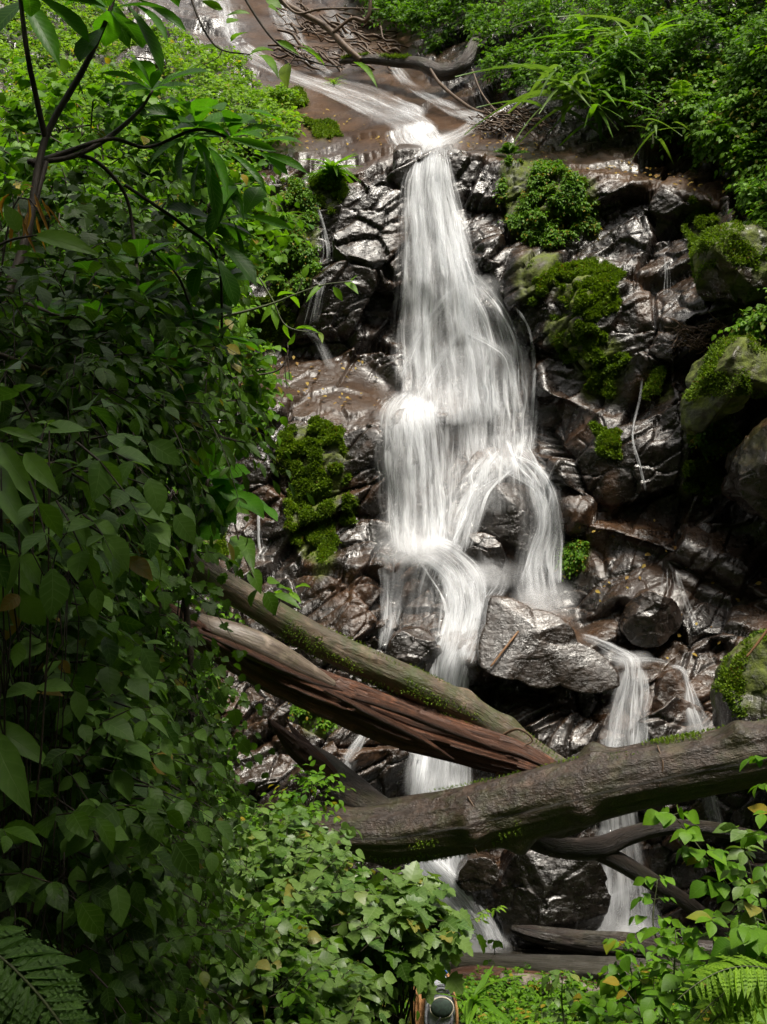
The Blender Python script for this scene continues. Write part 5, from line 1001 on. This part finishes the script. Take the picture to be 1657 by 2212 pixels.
for k, (c, rad, n, lab) in enumerate([((230,330,11),(1.1,.8,.7),230,'sunlit bush seen through the forked branches'),((420,480,12),(.9,.8,.8),170,'sunlit bush left of the mossy mound'),((90,520,10),(1.1,.8,.8),200,'sunlit bush low behind the forked stem at the left edge'),((260,640,10),(1.0,.7,.8),180,'green bush glimpsed through the dark branches'),((470,820,13),(.6,.6,.9),130,'bush beside the left end of the brown ledge'),((280,850,10.5),(.85,.7,.6),160,'bush glowing through the middle of the dark thicket')]):
    shrub('leafy_shrub', lab, c, rad, int(n*1.4), OVW, .15, 'fresh', MG, seed=190+k, ln=.35, K=3, facing=.25, base_z=float(at(c[0], c[1], c[2])[2])-1.6, stem_r=.02)
# twigs that stand out
def twig(label, paths, leaves, Y, mat, seed, sm='wood', name='leafy_twig', tpl=OV, dn=(0, -.75, .6), cat='twig'):
    r = np.random.default_rng(seed); C0 = at(paths[0][0][0], paths[0][0][1], Y); t = empty(name, tuple(C0)); tag(t, label, cat); lf, tw = MB(), MB()
    for k, p in enumerate(paths): C, R = pline([(x, y, Y, w_) for x, y, w_ in p], 24); tube(tw, C, R, 6, .08, k)
    hero(lf, [(a, b, c, d, h*(.27/.33), q) for a, b, c, d, h, q in leaves], Y, r, tpl, dn); lf.build('foliage', FOL[mat], t); tw.build('stem', FOL[sm], t)
twig('fresh green sprig hanging across the top over the upper stream', [[(395,-60,3),(425,30,3),(450,80,2.5),(480,108,2),(540,118,1.5)],[(500,-60,3),(540,15,3),(590,85,2.5),(640,120,2),(700,140,1.8),(745,145,1.2)],[(480,108,1.5),(470,125,1),(440,140,1)],[(640,120,1.2),(625,140,1)]],
 [(480,108,415,90,9,.8),(500,90,530,55,12,.7),(490,50,515,35,14,.8),(540,30,490,22,8,.7),(480,20,440,0,9,.8),(590,110,545,98,12,.9),(560,120,605,142,13,.95),(620,138,612,175,17,.97),(700,140,660,90,7,.8),(690,135,660,85,6,.8),(765,135,820,165,9,.9),(580,15,612,25,14,.9),(575,0,610,10,14,.8),(480,0,430,-20,16,.8),(440,140,385,150,6,.6),(600,90,640,105,8,.7),(540,118,580,98,7,.85)], 5.2, 'fresh', 1)
twig('yellowish sprig in front of the brown ledge left of the fall', [[(440,690,3),(520,675,3),(590,655,2.5),(640,635,2),(700,615,1.6),(760,608,1)],[(560,600,2),(590,650,2),(620,705,1.6),(690,720,1)],[(640,640,1.5),(655,600,1)]],
 [(700,615,660,640,7,.9),(745,610,775,625,10,.8),(760,608,768,590,6,.5),(720,620,742,650,8,.8),(655,600,665,570,8,.9),(620,640,650,650,9,.9),(600,655,560,690,9,.8),(590,660,600,705,10,.9),(620,700,620,745,15,.95),(690,718,698,735,6,.97),(640,710,690,700,5,.9),(540,670,500,640,9,.8),(530,670,520,720,9,.8),(570,610,600,590,9,.9),(575,620,540,590,9,.9),(600,640,640,620,8,.9),(560,600,580,570,8,.95)], 7.2, 'fresh', 2, 'stem')
twig('thin hanging vine with round leaves over the upper leaning trunk', [[(430,800,3),(450,900,3),(475,1000,2.5),(500,1100,2),(520,1180,2),(555,1260,1.5),(590,1300,1)],[(530,1200,1),(545,1170,1)]],
 [(515,1160,510,1210,14,.5),(525,1165,545,1205,13,.4),(545,1230,560,1275,12,.5),(575,1280,600,1330,13,.4),(580,1260,610,1245,10,.8),(600,1270,640,1265,9,.9),(595,1285,650,1300,9,.7),(505,1100,480,1140,9,.4),(500,1090,545,1105,10,.6),(560,1270,530,1300,14,.3),(480,1010,505,1040,9,.4)], 6.4, 'dark', 3, tpl=OVW)
twig('thin curved bare vine with hanging roots in front of the brown ledge', [[(460,820,2),(540,812,2),(600,800,2),(620,770,1.6),(622,740,1.2)],[(618,770,1.4),(616,800,1.2),(620,840,1)],[(622,770,1),(626,820,1)]], [(622,745,640,725,6,.8)], 7.0, 'dark', 4, name='hanging_vine')
twig('small leafy sprig behind the upper leaning trunk', [[(590,1330,2),(610,1290,1.6),(640,1270,1)]], [(640,1270,665,1255,7,.9),(625,1280,650,1295,7,.8),(610,1290,590,1265,8,.8),(600,1300,570,1290,7,.7)], 9, 'fresh', 5)
twig('branch with dead curled orange leaves near the left edge', [[(-40,900,3),(20,480,2.5),(60,430,2),(90,470,1.5)]], [(20,420,-20,450,7,.4),(50,400,75,398,6,.9),(40,440,55,520,7,.5),(60,430,75,500,8,.9),(75,420,95,480,7,.6),(90,430,110,470,5,.7),(30,450,20,530,9,.3),(95,440,130,475,4,.5),(80,470,85,510,6,.8),(60,460,50,500,8,.3),(70,440,100,455,6,.95)], 3.4, 'dead', 6, tpl=LAN)
twig('large wrinkled pale leaf and its neighbours close to the left edge', [[(-60,560,3),(20,520,3),(80,508,2)],[(-60,960,3),(0,930,2)]], [(75,510,210,530,24,.8),(40,500,15,440,20,.5),(0,928,95,945,12,.7),(0,960,60,1070,26,.8),(55,980,115,1050,20,.85),(-20,1010,35,1110,26,.6),(-20,1580,50,1745,34,.6),(-30,1560,110,1640,26,.7),(0,860,-30,940,20,.6)], 2.6, 'near', 7, tpl=OV)
# ------------------------------------------------------------------ backpack and tan bag by the stream
def quadgrid(mb, fn, nu, nv, uv=True):
    u, v = np.meshgrid(np.linspace(0, 1, nu), np.linspace(0, 1, nv)); P_ = fn(u.ravel(), v.ravel()); i = np.arange(nv-1)[:, None]*nu; j = np.arange(nu-1)[None]
    mb.add(P_, np.stack([i+j, i+j+1, i+nu+j+1, i+nu+j], -1).reshape(-1, 4), np.stack([u.ravel(), v.ravel()], 1))
def sack(mb, C, w_, d, h, ex=2.6, taper=.8, seed=0, wr=.03, flop=0.):
    """soft closed bag: superellipse sections, rounded top and bottom, wrinkled"""
    def f(u, v):
        th = u*2*np.pi; z = v; e = np.clip(np.sin(np.pi*np.clip(z, .001, .999)), 0, 1)**.28; e = e*(1-(1-taper)*z)
        c, s = np.cos(th), np.sin(th); rr = (np.abs(c)**ex+np.abs(s)**ex)**(-1/ex)
        P_ = np.stack([rr*c*w_/2*e, rr*s*d/2*e, z*h], 1); P_[:, 0] += flop*z*z
        n = fbm(np.stack([c*1.5, s*1.5, z*3.5], 1)*1.4, 4, seed)+.5*np.abs(fbm(np.stack([c*3, s*3, z*1.5], 1), 3, seed+3)); P_[:, :2] *= (1+wr*4*n)[:, None]
        return P_+C
    quadgrid(mb, f, 64, 48)
YB = 11.6
c = at(948, 2228, YB); gx = float(gz(c[0], c[1])); s_ = YB/F
M_GREYC = plain('grey_nylon', (.30, .31, .34), .55, .4, .01, 26, (.16, .165, .19), 5); M_NET = plain('green_black_mesh', (.035, .06, .045), .7, .3, .004, 300, (.015, .02, .018), 30)
M_TAN = plain('tan_canvas', (.50, .27, .12), .75, .25, .012, 20, (.30, .14, .055), 6); M_DK = plain('dark_webbing', (.03, .03, .035), .7, .3, .002, 200)
M_BLUE = plain('blue_plastic', (.03, .09, .45), .4); M_WHT = plain('light_lining', (.6, .55, .45), .8, .3, .01, 20)
def backpack():
    W_ = 66*s_; H_ = 125*s_; B = np.array([at(950, 2240, YB)[0], YB, float(at(950, 2236, YB)[2])]); t = empty('backpack', tuple(B)); tag(t, 'grey backpack with a round dark green mesh pocket and tan straps, standing in the weeds', 'backpack')
    m = MB(); sack(m, B, W_, .24, H_, 2.6, .88, 3, .02, .02); m.build('body', M_GREYC, t)
    m = MB()
    def pocket(u, v):
        a = u*2*np.pi; r_ = v; x = np.cos(a)*r_*W_*.36; z = np.sin(a)*r_*H_*.165; y = -.12-.05*np.sqrt(np.clip(1-r_**2, 0, 1)); return np.stack([B[0]+x+.015, B[1]+y, B[2]+H_*.52+z], 1)
    quadgrid(m, pocket, 40, 14); pk = m.build('mesh_pocket', M_NET, t)
    m = MB(); a = np.linspace(0, 2*np.pi, 40); C = np.stack([B[0]+np.cos(a)*W_*.37+.015, B[1]-.125+0*a, B[2]+H_*.52+np.sin(a)*H_*.17], 1); tube(m, C, .008, 8, cap=False); q = m.build('piping', M_WHT, t); q.parent = pk; q.location = (0, 0, 0)
    q.matrix_parent_inverse.identity()
    m = MB(); 
    for a0, r_ in ((.3, .47), (.22, .40)):
        a = np.linspace(a0, math.pi-a0, 24); C = np.stack([B[0]+np.cos(a)*W_*r_+.015, B[1]-.12+0*a, B[2]+H_*.52+np.sin(a)*H_*(r_-.10)], 1); tube(m, C, .005, 6)
    m.build('seam', M_DK, t)
    m = MB(); sack(m, B+np.array([.012, -.02, H_*.70]), W_*.95, .22, H_*.26, 2.4, .75, 9, .012, .02); m.build('lid', M_GREYC, t)
    for sx, mt in ((.50, M_TAN), (-.42, M_GREYC)):
        m = MB(); P0 = [(B[0]+sx*W_, B[1]-.06, B[2]+.02), (B[0]+sx*W_*1.06, B[1]-.09, B[2]+H_*.4), (B[0]+sx*W_*.78, B[1]-.08, B[2]+H_*.8), (B[0]+sx*W_*.45, B[1]-.03, B[2]+H_*1.04)]
        tube(m, spline(P0, 24), .016, 10, .15, 4); m.build('strap', mt, t)
    m = MB(); tube(m, spline([(B[0]+W_*.22, B[1]-.03, B[2]+H_*1.02), (B[0]+W_*.20, B[1]-.03, B[2]+H_*1.06), (B[0]+W_*.18, B[1]-.03, B[2]+H_*1.09)], 8), [.02, .022, .02, .02, .018, .014, .01, .006], 10); m.build('bottle_cap', M_BLUE, t)
    m = MB(); tube(m, spline([(B[0]-.08, B[1]-.13, B[2]+.02), (B[0]-.05, B[1]-.16, B[2]+.16), (B[0], B[1]-.17, B[2]+.25)], 14), .008, 6); tube(m, spline([(B[0]+.1, B[1]-.13, B[2]+.02), (B[0]+.11, B[1]-.16, B[2]+.2)], 8), .006, 6); m.build('cord', M_DK, t)
backpack()
def tanbag():
    W_ = 40*s_; H_ = 112*s_; B = np.array([at(903, 2240, YB)[0], YB+.12, float(at(903, 2238, YB)[2])]); t = empty('canvas_bag', tuple(B)); tag(t, 'tall tan canvas bag with folds, leaning on the grey backpack under dark leaves', 'bag')
    m = MB(); sack(m, B, W_, .2, H_, 2.2, .75, 21, .06, .05); m.build('body', M_TAN, t)
    m = MB(); tube(m, spline([B+np.array([-.02, -.11, .1]), B+np.array([.02, -.12, .3]), B+np.array([.0, -.1, .48])], 16), .01, 8, .2); m.build('fold_strap', M_TAN, t)
tanbag()
# ------------------------------------------------------------------ added shade tree overhead, and forest behind the viewpoint
def tree(label, base, h, C, rad, n, seed, mat='dark', L=.3):
    r = np.random.default_rng(seed); t = empty('forest_tree', base); tag(t, label, 'tree', 'forest trees around the viewpoint'); tw, lf = MB(), MB(); C = np.array(C, float); rad = np.array(rad, float)
    tube(tw, spline([base, tuple((np.array(base)*.5+C*.5)+r.normal(0, .3, 3)), tuple(C)], 30), np.linspace(.3, .12, 30), 14, .1, seed)
    for k in range(14):
        v = nz_(r.normal(size=3)); e = C+v*rad*.85; tube(tw, spline([tuple(C-np.array([0, 0, rad[2]*.6])+r.normal(0, .2, 3)), tuple((C+e)/2+r.normal(0, .3, 3)), tuple(e)], 12), np.linspace(.1, .02, 12), 6)
    u = nz_(r.normal(size=(n, 3))); q = r.random(n)[:, None]**.45; B = C+u*q*rad*(1+.3*fbm(u*2, 2, seed)[:, None])
    sprigs(lf, tw, B, u+r.normal(0, .5, (n, 3)), .7, 2, LOW, L, r, .4, .8, (0, .8), tw_r=.01); tw.build('trunk', FOL['wood'], t); lf.build('crown', FOL[mat], t)
tree('unseen tree added to shade the near left thicket, its crown above the view', (-5.6, .5, float(gz(-5.6, .5))), 12, (-.6, .6, 12.2), (3.3, 2.8, 2.0), 600, 1)  # added out of view; crown set toward the sun to shade the left foliage
tree('tree standing behind the viewpoint on the left', (-7, -5, float(gz(-7, -5))), 12, (-6, -4, 13), (4.2, 4, 3.5), 1500, 2, L=.4)
tree('tree standing behind the viewpoint on the right', (6.5, -6, float(gz(6.5, -6))), 12, (5.5, -5, 12), (4, 4, 3.6), 1500, 3, L=.4)
